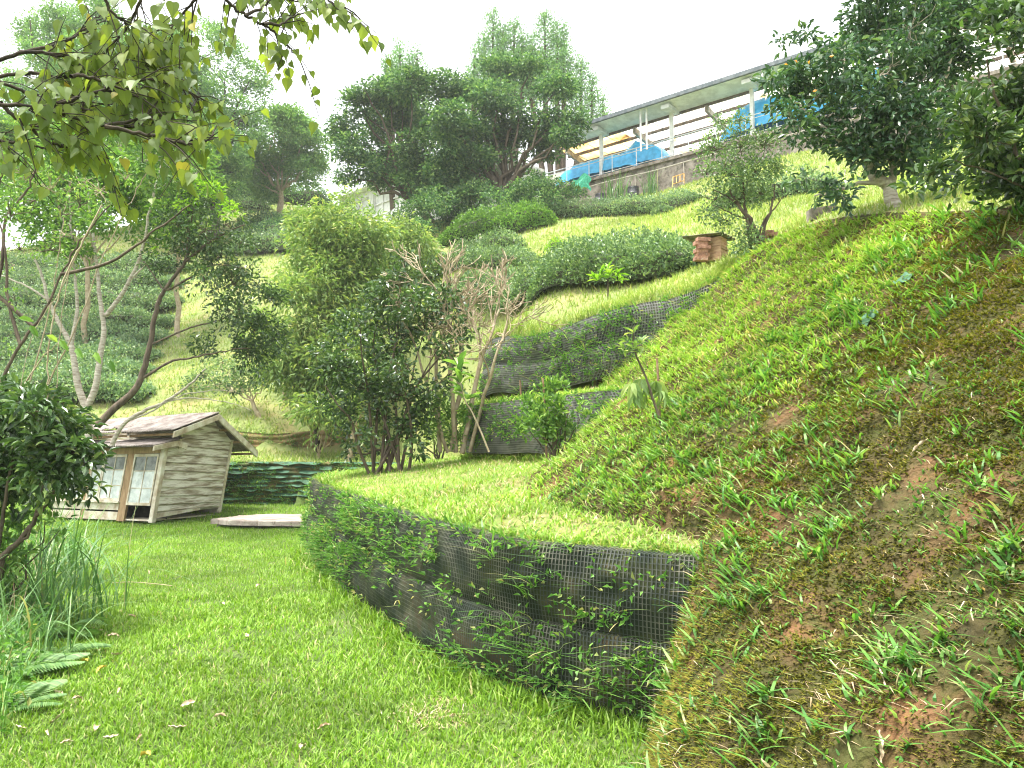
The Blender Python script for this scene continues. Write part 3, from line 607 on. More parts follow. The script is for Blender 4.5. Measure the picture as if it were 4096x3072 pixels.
for i, (x0, y0, Y0, x1, y1, Y1) in enumerate(rows):
    hedge('tea_hedge', f'{ords[i]} tea row up the left hillside field, counted from the shed', [(x0, y0, Y0), ((x0+x1)/2, (y0+y1)/2-1, (Y0+Y1)/2+.2), (x1, y1, Y1)], 1.0, 2.7+.1*i, 'leaf_teal', .1, .06, 250-12*i, group=GL)
GR = 'tea rows on the right hillside'
hedge('tea_hedge', 'nearest full tea row above the uppermost netted wall', [(532, 309, 17), (590, 294, 15.8), (650, 280, 14.6), (700, 268, 13.7)], .78, 1.3, 'leaf_tea', .06, .032, 800, group=GR)
hedge('tea_hedge', 'long tea row just behind the nearest one, reaching the beehive', [(440, 292, 24), (490, 289, 20.8), (550, 281, 18.6), (620, 262, 17.4), (688, 251, 16.6)], .62, 1.6, 'leaf_tea', .066, .035, 600, group=GR)
hedge('tea_hedge', 'tea row between the camellia top and the pale grass strip', [(395, 276, 28.5), (450, 273, 27), (500, 266, 24.8), (530, 262, 23.6)], .6, 1.5, 'leaf_tea', .075, .04, 420, group=GR)
hedge('tea_hedge', 'short bright tea hedge below the green shrubs of the dark trees', [(455, 261, 30.5), (490, 256, 29), (523, 248, 28)], .75, 1.2, 'leaf_tea', .085, .045, 300, group=GR)
hedge('tea_hedge', 'small tea hedge right of the willowy tree', [(392, 266, 30), (420, 264, 29.5), (448, 258, 29)], .65, 1.3, 'leaf_tea', .085, .045, 280, group=GR)
hedge('tea_hedge', 'long upper tea row below the drums and concrete wall', [(520, 240, 36), (580, 227, 35), (640, 218, 34), (700, 206, 32)], .75, 1.3, 'leaf_teal', .085, .045, 300, group=GR)
hedge('tea_hedge', 'upper tea row behind the small crooked tree on the right', [(715, 218, 24), (770, 208, 22.5), (840, 196, 21.5)], .75, 1.3, 'leaf_teal', .08, .045, 300, group=GR)
hedge('tea_bush', 'single round tea bush before the long upper row', [(652, 220, 31), (661, 219.5, 31), (672, 218, 31)], .7, 1.2, 'leaf_tea', .08, .045, 340, cat='tea bush')
hedge('tea_bush', 'small yellowish tea bush alone on the pale grass strip', [(545, 247, 25), (553, 246, 25), (563, 245, 25)], .55, .8, 'leaf_lime', .075, .04, 300, cat='tea bush')
hedge('far_hedge', 'dark clipped hedge on the skyline below the far trees', [(215, 207, 58), (260, 206, 57.5), (330, 210, 56)], 1.5, 1.6, 'leaf_far', .16, .08, 70, cat='hedge')
hedge('far_hedge', 'lower brownish hedge under the dark skyline hedge', [(215, 214, 55), (245, 214, 54.8), (270, 214, 54.5)], .8, 1.2, 'leaf_teal', .14, .08, 70, cat='hedge')
for i, (x0, y0, Y0, x1, y1, Y1) in enumerate([(232, 254, 45, 320, 262, 42.5), (236, 243, 47.5, 312, 249, 45), (240, 234, 50, 330, 238, 47)]):
    hedge('tea_hedge', f'{ords[i]} tea row on the slope below the solitary tree', [(x0, y0, Y0), ((x0+x1)/2, (y0+y1)/2, (Y0+Y1)/2), (x1, y1, Y1)], 1.2, 2.2, 'leaf_far' if i else 'leaf_teal', .13, .07, 95, group='tea rows below the solitary tree')
M['leaf_lime2'] = leafmat('leaf_lime2', [(0, (.07, .17, .03)), (.5, (.13, .26, .045)), (1, (.22, .37, .07))], .35, .42, .25, .8)
hedge('clipped_hedge', 'bright green layered hedge at the foot of the dark trees', [(440, 240, 33.5), (480, 236, 33.5), (520, 230, 33.4), (555, 222, 33.4)], 1.15, 1.4, 'leaf_lime2', .1, .06, 330, cat='hedge')
for lab, L, Y in (('dark rounded shrub under the left dark tree', [(405, 228, 18), (425, 215, 20), (420, 235, 14), (438, 200, 16), (412, 212, 12)], 36), ('dark shrub between the trunks of the dark trees', [(460, 208, 20), (480, 198, 20), (500, 205, 18), (450, 222, 12), (470, 185, 12)], 36), ('dark green shrub below the broad tree, beside the concrete wall', [(515, 195, 16), (530, 198, 20), (545, 203, 16), (552, 190, 12), (535, 182, 10)], 36), ('creeper shrub hanging over the left end of the concrete wall', [(568, 195, 11), (578, 190, 8), (562, 208, 9)], 39.5)):
    simple_tree('shrub', lab, L, Y, 'leaf_far', ncl=4, clr=.35, per=14, ll=.14, lw=.08, r=.05, group='shrubs at the foot of the dark trees')['category'] = 'shrub'

# ---------------------------------------------------------------- willowy trees, middle left
WL = dict(ncl=5.2, clr=.34, per=15, ll=.19, lw=.036, gap=.46, wild=.35, hang=.55, up=.2, flat=1., spread=.6)
simple_tree('willowy_tree', 'pale yellow green feathery tree, tallest of its clump behind the camellia', [(345, 205, 16), (330, 225, 26), (355, 228, 24), (315, 250, 28), (345, 258, 32), (375, 240, 22), (330, 290, 34), (365, 290, 30), (300, 285, 24), (340, 320, 32), (362, 198, 6), (372, 215, 10), (300, 225, 14)], 24, 'leaf_willow', (345, 412), r=.09, bark='bark_dark', jit=1, tw=60, fill=.45, **WL)
simple_tree('willowy_tree', 'pale feathery tree at the middle of the slope, left of the camellia, reaching low', [(290, 300, 24), (275, 330, 24), (310, 335, 30), (300, 370, 32), (335, 365, 32), (275, 365, 20), (330, 395, 26), (305, 400, 18), (360, 340, 24)], 22.5, 'leaf_willow', (320, 420), r=.08, bark='bark_dark', jit=.8, tw=60, fill=.45, **WL)
simple_tree('willowy_tree', 'thin feathery tree with light leaves right behind the camellia top', [(400, 235, 16), (420, 245, 14), (405, 265, 20), (430, 270, 16), (395, 290, 18), (385, 258, 14)], 26, 'leaf_willow', (400, 300), r=.06, jit=.6, tw=30, fill=.4, **WL)
simple_tree('low_shrub', 'low light green shrub with several stems beside the orange earth bank', [(318, 415, 18), (300, 408, 12), (335, 412, 16), (322, 430, 11), (345, 425, 9)], 21.5, 'leaf_willow', (318, 445), r=.06, jit=.4, tw=30, fill=.5, fork=.15, bark='bark_bare', **WL)['category'] = 'shrub'
simple_tree('low_tree', 'small pale trunked tree between the low shrub and the camellia', [(352, 395, 16), (345, 412, 14), (365, 405, 12), (372, 385, 14)], 20.8, 'leaf_willow', (349, 447), r=.08, jit=.4, tw=20, fork=.5, bark='bark_bare', **WL)
# dark grey green small trees on the grass slope
for lab, L, Y, b in (('small dark leaved tree with a leaning double trunk on the grass slope', [(250, 378, 16), (232, 372, 14), (268, 382, 13), (215, 385, 12), (242, 392, 9)], 24.5, (261, 420)), ('dark low tree left of the double trunked one, its crown near the ground', [(205, 375, 14), (190, 388, 10), (222, 362, 12)], 26.5, (239, 400)), ('dark bushy tree behind the shed roof, right of the double trunked one', [(285, 378, 15), (270, 362, 13), (300, 388, 13)], 25.5, (284, 405))):
    simple_tree('dark_tree', lab, L, Y, 'leaf_tea', b, ncl=4.5, clr=.25, per=13, ll=.1, lw=.045, r=.08, jit=.5, bark='bark_bare', fork=.45, group='small dark trees on the grass slope')

# ---------------------------------------------------------------- slender trees at the left, in front of the tea field
def stems(mb, paths, Y, r0, r1, sides=7, jit=.012):
    res = []
    for i, pth in enumerate(paths):
        pt = np.array([P(q[0], q[1], Y+(q[2] if len(q) > 2 else 0)) for q in pth]); c = catmull(pt, 6)
        c = c+RS.normal(0, jit, c.shape)*np.linspace(0, 1, len(c))[:, None]
        if i and len(res):
            al = np.concatenate(res); dd = np.linalg.norm(al-c[0], axis=1); j = dd.argmin()
            if dd[j] < .9: c[0] = al[j]
        a = r0[i] if hasattr(r0, '__len__') else r0; b = r1[i] if hasattr(r1, '__len__') else r1
        mb.tube(c, np.linspace(a, b, len(c)), sides); res.append(c)
    return res
mb = MB()
pt = stems(mb, [[(88, 442), (87, 420), (85, 405)], [(86, 408), (78, 385), (74, 360), (70, 342), (60, 325), (48, 300), (40, 270), (32, 255)], [(87, 408), (96, 385), (101, 350), (104, 330), (100, 300), (97, 265), (92, 230), (88, 190), (80, 160)],
                [(71, 345), (76, 320), (77, 300), (73, 260), (70, 215), (68, 170)], [(104, 318), (118, 300), (130, 280), (142, 250), (150, 210), (160, 170), (172, 140)], [(48, 300), (30, 288), (12, 280), (-10, 270)], [(130, 280), (145, 265)]],
           15.6, [.10, .075, .07, .045, .05, .025, .03], [.085, .018, .015, .012, .012, .01, .012])
lb = lobes_px([(60, 190, 30), (90, 170, 34), (120, 150, 34), (150, 160, 34), (175, 150, 26), (165, 185, 24), (30, 180, 30), (70, 150, 30), (195, 175, 16), (10, 200, 26), (110, 190, 26), (140, 205, 20), (50, 235, 22), (100, 225, 18), (170, 215, 14), (130, 235, 16), (160, 240, 14), (80, 250, 14), (190, 225, 12), (30, 215, 20)], 15.6, .9, jit=1.2)
fo, C = crown(lb, 10, .2, 10, .115, .05, hang=.3, fill=.4); twigs(mb, lb, C, .008, 160)
plant('pale_trunk_tree', 'slender tree with a forked whitish trunk left of the shed roof', 'tree', P(88, 442, 15.6), fo, M['leaf_mid'], mb, M['bark_pale'])
mb = MB()
stems(mb, [[(98, 425), (115, 408), (135, 390), (143, 372), (150, 345), (156, 310), (165, 290), (185, 262), (188, 235), (190, 210)], [(186, 262), (205, 245), (222, 235), (245, 225)], [(143, 378), (170, 362), (190, 358), (220, 352), (250, 348)], [(188, 235), (195, 205), (200, 190)], [(165, 292), (195, 275), (215, 265), (245, 268)], [(150, 345), (190, 328), (225, 318), (250, 300)], [(165, 292), (150, 270), (140, 255)]],
      14.6, [.075, .03, .028, .016, .025, .02, .015], [.018, .01, .008, .008, .008, .008, .006])
lb = lobes_px([(195, 205, 22), (215, 195, 18), (178, 225, 20), (205, 230, 24), (225, 225, 20), (190, 250, 22), (220, 258, 22), (168, 255, 18), (240, 245, 14), (205, 280, 20), (235, 285, 22), (160, 270, 14), (250, 265, 12), (258, 285, 12), (245, 305, 10)], 14.6, .9, jit=.7)
fo, C = crown(lb, 11, .15, 9, .085, .04, hang=.35, fill=.35); twigs(mb, lb, C, .007, 140)
lb2 = lobes_px([(230, 310, 20), (255, 330, 22), (270, 300, 16), (215, 330, 14), (250, 355, 18), (275, 345, 12), (205, 348, 10), (262, 375, 10), (285, 335, 9)], 14.6, .9, jit=.7)
fo2, C2 = crown(lb2, 18, .16, 8, .09, .042, hang=.35, fill=.4); twigs(mb, lb2, C2, .007, 60)
t = plant('leaning_tree', 'leaning tree with dark glossy leaves and bright green new shoots beside the shed', 'tree', P(98, 425, 14.6), merge([fo, fo2]), M['leaf_cam'], mb, M['bark'])
lb3 = lobes_px([(198, 188, 12), (214, 190, 9), (186, 205, 8), (222, 205, 8), (232, 212, 9), (245, 222, 7), (160, 250, 6)], 14.5, .8, jit=.4)
fo3, _ = crown(lb3, 16, .12, 8, .09, .035, hang=.1, fill=.2); mesh('new_leaves', *fo3, M['leaf_lime'], t)
mb = MB()
stems(mb, [[(112, 445), (118, 432), (128, 420), (150, 408), (165, 402), (190, 385), (206, 368)], [(128, 421), (150, 412), (175, 398), (200, 392), (235, 390)], [(165, 402), (190, 398), (225, 402), (250, 410)]], 15.9, [.05, .022, .015], [.018, .007, .006])
lb = lobes_px([(215, 362, 9), (240, 388, 8), (205, 378, 6)], 15.9, .8); fo, C = crown(lb, 8, .13, 7, .08, .04, hang=.3)
plant('bent_tree', 'thin pale tree bending out over the shed roof', 'tree', P(112, 445, 15.9), fo, M['leaf_cam'], mb, M['bark_pale'])
for lab, L, Y, b, m_ in (('leafy mid green tree behind the forked whitish trunk, filling the space under the far trees', [(60, 150, 30), (95, 140, 30), (130, 150, 28), (80, 180, 28), (40, 175, 26), (115, 185, 24), (150, 175, 22), (20, 150, 26), (70, 215, 18), (150, 210, 14)], 31, (85, 350), 'leaf_mid'),
                 ('leafy tree with pinkish trunk behind the leaning tree top', [(165, 140, 22), (190, 155, 20), (175, 175, 20), (200, 175, 14), (150, 165, 20), (180, 200, 14), (205, 145, 10), (160, 195, 16), (175, 222, 16), (195, 215, 12)], 33, (178, 330), 'leaf_mid')):
    simple_tree('leafy_tree', lab, L, Y, m_, b, ncl=5.5, clr=.4, per=15, ll=.2, lw=.095, r=.12, jit=1.5, bark='bark_bare', fork=.5, tw=60)
# tangled thin growth at the far left
def thicket(lab, paths, Y, lobes, m, ll, lw, rr, ncl=9, bark='bark'):
    mb = MB(); stems(mb, paths, Y, rr, rr*.35, 5); lb = lobes_px(lobes, Y, .9, jit=.7); fo, C = crown(lb, ncl, .13, 7, ll, lw, hang=.2, fill=.5, flat=1); twigs(mb, lb, C, .005, 120)
    return plant('thin_tree', lab, 'tree', P(*paths[0][0][:2], Y), fo, M[m], mb, M[bark], 'tangle of thin trees at the left edge')
thicket('crooked brown stemmed tree at the left edge, thickest of the tangle', [[(-8, 420), (2, 380), (20, 345), (45, 310), (60, 275), (85, 235), (110, 205)], [(-6, 300), (2, 260), (6, 220), (25, 190), (40, 160)], [(20, 345), (8, 300), (5, 250), (-4, 210)], [(60, 275), (110, 262), (150, 235), (190, 205)]], 8.5, [(10, 215, 20), (35, 200, 22), (60, 215, 20), (20, 250, 16), (50, 250, 16), (80, 205, 20), (0, 180, 22), (15, 300, 9), (100, 225, 12)], 'leaf_mid', .05, .025, .022)
thicket('light green thin tree with tiny leaves at the left edge behind the brown one', [[(20, 420), (30, 380), (45, 330), (55, 280), (62, 230), (70, 180)], [(35, 430), (50, 380), (75, 330), (110, 240), (135, 195), (150, 165)], [(15, 400), (40, 360), (62, 340)]], 10, [(50, 190, 24), (80, 185, 22), (30, 175, 24), (65, 235, 16), (100, 190, 22), (125, 180, 16), (15, 265, 14), (70, 260, 10), (10, 350, 8)], 'leaf_mid', .055, .025, .012, bark='bark_bare')
mb = MB(); stems(mb, [[(102, 205), (88, 232), (72, 262), (58, 300), (50, 340), (48, 395), (40, 440)]], 6.8, [.008], [.006], 5); stems(mb, [[(70, 265), (60, 330), (55, 400)], [(90, 228), (60, 290), (30, 340), (12, 420)]], 6.9, [.004, .004], [.003, .003], 4)
V, Fc = leaves(P(np.array([18., 30, 46, 60, 76, 95, 110]), np.array([318., 325, 335, 340, 348, 352, 360]), 6.7), np.tile([.5, 0, -.8], (7, 1))+RS.normal(0, .3, (7, 3)), np.tile([.1, -1, .4], (7, 1)), .12, .055, 'o')
plant('climbing_vine', 'pale straight climbing stem crossing the left tangle with a few hanging leaves', 'vine', P(40, 440, 6.8), (V, Fc), M['leaf_mid'], mb, M['bark_bare'], fname='leaves', tname='stem')

# ---------------------------------------------------------------- camellia, bare tree, saplings on the terrace
mb = MB(); Yc = 12.0; zb_ = Zf(*P(389, 463, Yc)[:2]); cb = P(389, 463, Yc); cb[2] = zb_
L = [(405, 262, 10), (400, 285, 18), (425, 280, 16), (385, 300, 20), (415, 305, 22), (440, 300, 14), (360, 325, 20), (390, 335, 26), (425, 330, 20), (345, 350, 18), (375, 365, 26), (410, 365, 26), (440, 345, 18), (455, 310, 15), (462, 335, 13), (455, 368, 14), (335, 372, 18), (325, 385, 12), (330, 405, 12), (365, 440, 10), (400, 435, 12), (335, 425, 10), (352, 452, 8), (378, 446, 10), (415, 448, 9), (425, 410, 16), (440, 385, 14), (335, 368, 14), (360, 390, 20), (400, 395, 22), (350, 415, 12), (430, 390, 16), (375, 420, 14), (412, 425, 14), (348, 442, 7), (340, 335, 8), (445, 268, 7), (318, 352, 6)]
lb = lobes_px(L, Yc, .9, jit=.55)
fo, C = crown(lb, 17, .12, 7, .088, .046, 'o', hang=.05, fill=.3, droop=.1)
for i in range(14):
    c = lb[[1, 3, 6, 7, 8, 9, 10, 11, 13, 15, 17, 20, 22, 12][i]][0]; a = cb+np.array([RS.uniform(-.3, .3), RS.uniform(-.15, .15), -.1]); m_ = a+(c-a)*.45+np.array([0, 0, .25]); mb.tube(catmull(np.array([a, (a+m_)/2+RS.normal(0, .03, 3), m_, (m_+c)/2+RS.normal(0, .05, 3), c]), 4), np.linspace(.027, .007, 17), 7)
twigs(mb, lb, C, .007, 200)
plant('camellia_shrub', 'large dark glossy shrub with many stems on the terrace tip', 'shrub', cb, fo, M['leaf_cam'], mb, M['bark'])
mb = MB(); Yb = 12.4; tips = []
def branchy(p, d, L, r, lev):
    n = 4; pts = [p]; q = p.copy(); dd = d.copy()
    for i in range(n): dd = unit(dd+RS.normal(0, .14, 3)+np.array([0, 0, .05])); q = q+dd*L/n; pts.append(q)
    mb.tube(np.array(pts), np.maximum(np.linspace(r, r*.6, n+1), .0075), 5 if lev < 2 else 3)
    if lev < 4:
        for k in range(4 if lev < 4 else 3):
            e = unit(dd+RS.normal(0, .55, 3)+np.array([0, 0, .12])); branchy(pts[RS.integers(2, n+1)], e, L*RS.uniform(.5, .75), r*.5, lev+1)
for (x, y), (x1, y1), r in (((452, 445), (462, 345), .045), ((462, 447), (484, 350), .045), ((440, 446), (436, 350), .035), ((470, 445), (494, 362), .035), ((448, 446), (422, 370), .03), ((456, 446), (450, 335), .04)):
    a = P(x, y, Yb); b = P(x1, y1, Yb+RS.uniform(-.3, .3)); limb(mb, a-[0, 0, .1], b, r, r*.7, 0, 6, .02, 7); branchy(b, unit((b-a)+RS.normal(0, .15, 3)), .8, r*.62, 1); branchy(b-(b-a)*.2, unit((b-a)+RS.normal(0, .5, 3)), .62, r*.45, 1)
lb = lobes_px([(448, 420, 14), (465, 415, 12), (455, 438, 12), (440, 400, 12), (432, 430, 12), (470, 435, 10), (480, 420, 9), (485, 440, 8), (470, 395, 9)], Yb, .8, jit=.2); fo, C = crown(lb, 24, .1, 6, .075, .026, fill=.6, gap=.4)
plant('bare_tree', 'leafless pale twiggy tree right of the camellia with scrub at its foot', 'tree', P(455, 447, Yb), fo, M['leaf_mid'], mb, M['bark_bare'])
def rosette(c, n, ll, lw, D0, ang, shape='o', droop=.3, hang=0.):
    a = RS.uniform(0, 6.28, n); u = RS.uniform(.2, 1, n); D0 = unit(np.array(D0, float)); A = unit(np.cross(D0, [.3, .9, .1])); B = np.cross(D0, A)
    D = unit(D0*np.cos(ang*u)[:, None]+(A*np.cos(a)[:, None]+B*np.sin(a)[:, None])*np.sin(ang*u)[:, None]+[0, 0, -hang]); s = RS.uniform(.7, 1.15, n)
    return leaves(np.tile(c, (n, 1))+D*.012, D, np.tile(D0, (n, 1))+RS.normal(0, .15, (n, 3)), ll*s, lw*s, shape, .1, droop)
# leaning sapling with big leaves
Ys = 9.2; mb = MB(); stems(mb, [[(489, 452), (481, 432), (472, 412), (464, 398), (460, 380), (458, 368)]], Ys, .013, .006, 6, .003)
fo = merge([rosette(P(x, y, Ys), 6, .2, .075, (RS.normal(0, .3), RS.normal(0, .3), 1), 1.5, 'o', .2) for x, y in ((458, 366), (459, 374), (461, 384), (463, 392), (466, 400))])
plant('leaning_sapling', 'leaning young tree with large plain bright leaves on a bare pale stem', 'sapling', P(489, 452, Ys), fo, M['leaf_mid'], mb, M['bark_bare'], fname='leaves', tname='stem')
# citrus bush and its stake
Ys = 8.6; mb = MB(); b0 = P(554, 456, Ys); b0[2] = Zf(*b0[:2]); lb = lobes_px([(545, 395, 10), (555, 388, 9), (535, 405, 12), (553, 408, 13), (570, 405, 12), (540, 425, 13), (562, 425, 14), (580, 418, 10), (528, 428, 9), (553, 438, 10)], Ys, .9, jit=.2)
fo, C = crown(lb, 60, .06, 6, .075, .028, 'o', hang=-.5, up=.1, fill=.4, spread=.5); [limb(mb, b0+[RS.uniform(-.03, .03), 0, -.05], c, .014, .004, 0, 5, .04, 5) for c, _ in lb]; limb(mb, b0-[0, 0, .1], b0+[.01, 0, .3], .03, .022, 0, 3, .02)
plant('citrus_bush', 'small upright citrus bush with narrow leaves before the middle wall', 'shrub', b0, fo, M['leaf_mid'], mb, M['bark'])
def stake(lab, x0, y0, x1, y1, Y, r=.012, m='stake'):
    mb = MB(); a = P(x0, y0, Y); b = P(x1, y1, Y); mb.tube(np.array([a-[0, 0, .1], (a+b)/2, b]), [r, r*.95, r*.9], 6, True)
    return tag(mb.build('stake', M[m]), lab, 'stake', 'wooden stakes beside young plants')
M['stake'] = mat('stake', [(.3, (.18, .1, .06)), (.7, (.36, .24, .16))], 20, rough=.85, bump=.3)
stake('brown wooden stake beside the citrus bush', 547, 457, 543, 378, 8.65)
# drooping sapling and its stake
Ys = 6.6; mb = MB(); stems(mb, [[(665, 453), (661, 425), (655, 405), (650, 392)], [(652, 395), (645, 375), (636, 355), (633, 340), (634, 326)]], Ys, [.014, .010], [.011, .005], 6, .002)
fo = merge([rosette(P(634+dx, 334+dy, Ys), 8, .085, .032, (RS.normal(0, .2), RS.normal(0, .2), 1), 1.7, 'o', .3) for dx, dy in ((0, 0), (-6, 8), (8, 10), (0, 16), (6, 20), (-10, 18))]+
           [rosette(P(x, y, Ys+RS.uniform(-.1, .1)), 7, .15, .05, (RS.normal(0, .5), RS.normal(0, .3), .2), 1.5, 'o', .35, 1.3) for x, y in ((632, 382), (642, 378), (650, 385), (656, 380), (637, 392), (648, 395), (660, 390))])
plant('drooping_sapling', 'young tree with limp pale green leaves tied to a brown stake', 'sapling', P(665, 453, Ys), fo, M['leaf_pale'] if 'leaf_pale' in M else M['leaf_willow'], mb, M['bark'], fname='leaves', tname='stem')
stake('brown bamboo stake supporting the limp leaved young tree', 662, 455, 657, 358, 6.7, .011)
stake('thin pale peg behind the citrus bush at the upper wall', 521, 395, 520, 380, 14.0, .018)
stake('white peg in the grass below the bright hedge', 481, 243, 480, 234, 31, .05, 'bark_pale')
# young plant above the upper wall
Ys = 13.4; mb = MB(); stems(mb, [[(608, 300), (608, 285), (608, 268)]], Ys, .015, .006, 5, .003)
fo = merge([rosette(P(608+dx, 272+dy, Ys), 8, .22, .06, (dx*.05, 0, 1), 1.5, 'o', .25) for dx, dy in ((0, -2), (-7, 4), (7, 4), (0, 7), (10, 9), (-10, 9))])
plant('yellow_sapling', 'little sapling with yellow green leaves just above the upper netted wall', 'sapling', P(608, 300, Ys), fo, M['leaf_lime'], mb, M['bark'], fname='leaves', tname='stem')
Ys = 14.5; fo = rosette(P(488, 350, 15.8), 6, .3, .1, (0, 0, 1), .8, 'o', .15); plant('tiny_sapling', 'tiny pale sapling at the left end of the upper netted wall', 'sapling', P(488, 358, 15.8), fo, M['leaf_lime'], None, None, fname='leaves')
# small crooked tree by the beehive
Ys = 10.6; b0 = P(759, 252, Ys); mb = MB()
stems(mb, [[(759, 255), (757, 240), (750, 220), (738, 205), (730, 190)], [(762, 255), (764, 230), (772, 205), (775, 185)], [(752, 252), (748, 225), (745, 205), (742, 180)], [(750, 220), (735, 215), (715, 205)], [(738, 205), (725, 195), (712, 190)], [(757, 240), (765, 220), (785, 195)]], Ys, [.045, .03, .04, .015, .015, .02], [.012, .008, .01, .006, .006, .006])
lb = lobes_px([(722, 125, 10), (740, 120, 8), (715, 150, 18), (740, 148, 20), (765, 145, 16), (705, 175, 14), (730, 175, 20), (755, 172, 20), (780, 170, 10), (715, 200, 16), (740, 200, 14), (705, 215, 8), (760, 195, 12), (725, 220, 10), (745, 235, 12), (755, 245, 10), (740, 250, 9)], Ys, .9, jit=.3)
fo, C = crown(lb, 36, .1, 7, .05, .026, fill=.45, flat=1); twigs(mb, lb, C, .006, 180)
plant('small_tree', 'small grey green tree with crossing stems growing beside the beehive', 'tree', b0, fo, M['leaf_tea'], mb, M['bark'])
# big shrub on the crest at the right
Ys = 8.3; mb = MB(); b0 = P(893, 204, Ys)
stems(mb, [[(897, 212), (892, 200), (888, 185), (876, 178), (868, 160), (862, 140)], [(890, 190), (893, 170), (890, 140), (900, 100)], [(884, 183), (860, 183), (840, 190), (815, 195)], [(868, 160), (840, 140), (810, 115), (790, 95)], [(890, 150), (930, 110), (950, 60)]], Ys, [.085, .05, .03, .03, .05], [.04, .02, .008, .01, .015])
lb = lobes_px([(800, 75, 14), (785, 95, 18), (815, 100, 24), (770, 80, 9), (790, 120, 18), (845, 60, 26), (840, 95, 30), (870, 30, 30), (880, 75, 34), (910, 30, 34), (920, 80, 34), (950, 20, 34), (950, 70, 30), (870, 115, 32), (910, 120, 34), (830, 130, 22), (860, 150, 24), (905, 155, 24), (945, 130, 30), (845, 170, 12), (825, 190, 14), (845, 200, 12), (800, 150, 12), (935, 165, 22), (880, -20, 30), (940, -20, 40), (990, 0, 40), (805, 35, 7), (780, 42, 5), (800, 180, 6)], Ys, .9, jit=.5)
fo, C = crown(lb, 34, .11, 7, .085, .038, 'o', hang=.2, fill=.4, droop=.2); twigs(mb, lb, C, .007, 260)
t = plant('evergreen_shrub', 'big dark evergreen shrub with a pale crooked trunk on top of the bank', 'shrub', b0, fo, M['leaf_dark'], mb, M['bark_pale'])
n = 5; V, Fc = leaves(P(RS.uniform(775, 830, n), RS.uniform(55, 115, n), 7.6), rdir(n), rdir(n), .05, .025, 'q'); M['leaf_orange'] = leafmat('leaf_orange', [(0, (.6, .25, .05)), (1, (.65, .35, .08))], .3, .5); mesh('old_leaves', V, Fc, M['leaf_orange'], t)
Ys = 5.6; mb = MB(); stems(mb, [[(1040, 215), (1020, 160), (1000, 110), (985, 60)], [(1060, 210), (1045, 120), (1030, 30)], [(1030, 190), (985, 170), (950, 160)], [(1020, 150), (980, 130), (950, 120)]], Ys, [.02, .02, .01, .01], [.006, .006, .004, .004])
lb = lobes_px([(1000, 20, 24), (1020, 60, 34), (985, 80, 22), (1010, 110, 34), (960, 110, 14), (985, 140, 26), (1020, 150, 36), (960, 160, 18), (990, 180, 22), (1020, 190, 26), (930, 175, 12), (1050, 100, 40), (1050, 30, 40), (1050, 180, 34), (965, 30, 9), (955, 190, 12), (910, 190, 7)], Ys, .9, jit=.35)
fo, C = crown(lb, 52, .09, 6, .075, .036, 'o', hang=0., fill=.4, droop=.15); twigs(mb, lb, C, .005, 160)
plant('leafy_shrub', 'near leafy shrub with fresher green leaves at the right edge of the bank top', 'shrub', P(1045, 215, Ys), fo, M['leaf_cam'], mb, M['bark'])

# ---------------------------------------------------------------- overhanging big heart leaves, upper left
mb = MB(); root = thing('overhanging_tree', 'near tree reaching in from the upper left with heart shaped leaves on thin dark branches', 'tree', (-5.2, 3.6, 0))
limb(mb, (-5.2, 3.6, -.1), (-5.0, 3.7, 2.4), .13, .1, 0, 6, .02, 9); limb(mb, (-5.0, 3.7, 2.4), (-4.6, 3.8, 5.2), .1, .05, 0, 6, .03, 8); mb.build('trunk', M['bark'], root, True)
tm = (-4.95, 3.75, 2.6); tp = (-4.7, 3.8, 4.6)
Bp = [([(-40, 76), (20, 53), (60, 56), (100, 63), (130, 57), (160, 50), (185, 35)], 4.1), ([(-40, 84), (20, 73), (55, 77), (80, 72), (110, 58)], 4.3), ([(-40, 70), (0, 82), (35, 96), (70, 102), (100, 92), (120, 75)], 4.4),
      ([(-40, 98), (0, 104), (40, 108), (75, 118), (105, 126), (150, 127), (190, 129)], 3.9), ([(0, 104), (25, 125), (50, 142), (80, 150), (110, 158)], 4.1), ([(20, 106), (60, 110), (105, 110), (150, 100)], 4.25), ([(70, 76), (92, 78), (120, 88), (145, 100)], 4.0),
      ([(-40, 130), (0, 140), (30, 145), (60, 152)], 4.2), ([(150, -30), (140, 0), (125, 30), (100, 60)], 4.2), ([(20, 53), (55, 45), (85, 30), (100, 15)], 4.3), ([(210, -20), (190, 5), (170, 30)], 4.3), ([(105, 126), (140, 118), (165, 95)], 4.15), ([(100, -20), (110, 10), (130, 25)], 4.0), ([(40, 108), (90, 95), (140, 80), (175, 85), (200, 100)], 4.1), ([(105, 126), (150, 135), (195, 145), (215, 135)], 3.95)]
Sp = [([(180, -60), (218, -10), (240, 12), (262, 24), (278, 35), (290, 48), (300, 58)], 4.5), ([(245, 15), (262, 8), (275, -5)], 4.5), ([(262, 24), (280, 24), (298, 14)], 4.5), ([(240, -50), (300, -20), (330, 2), (345, 5)], 4.6), ([(200, -50), (250, -30), (280, -5), (305, 3)], 4.6)]
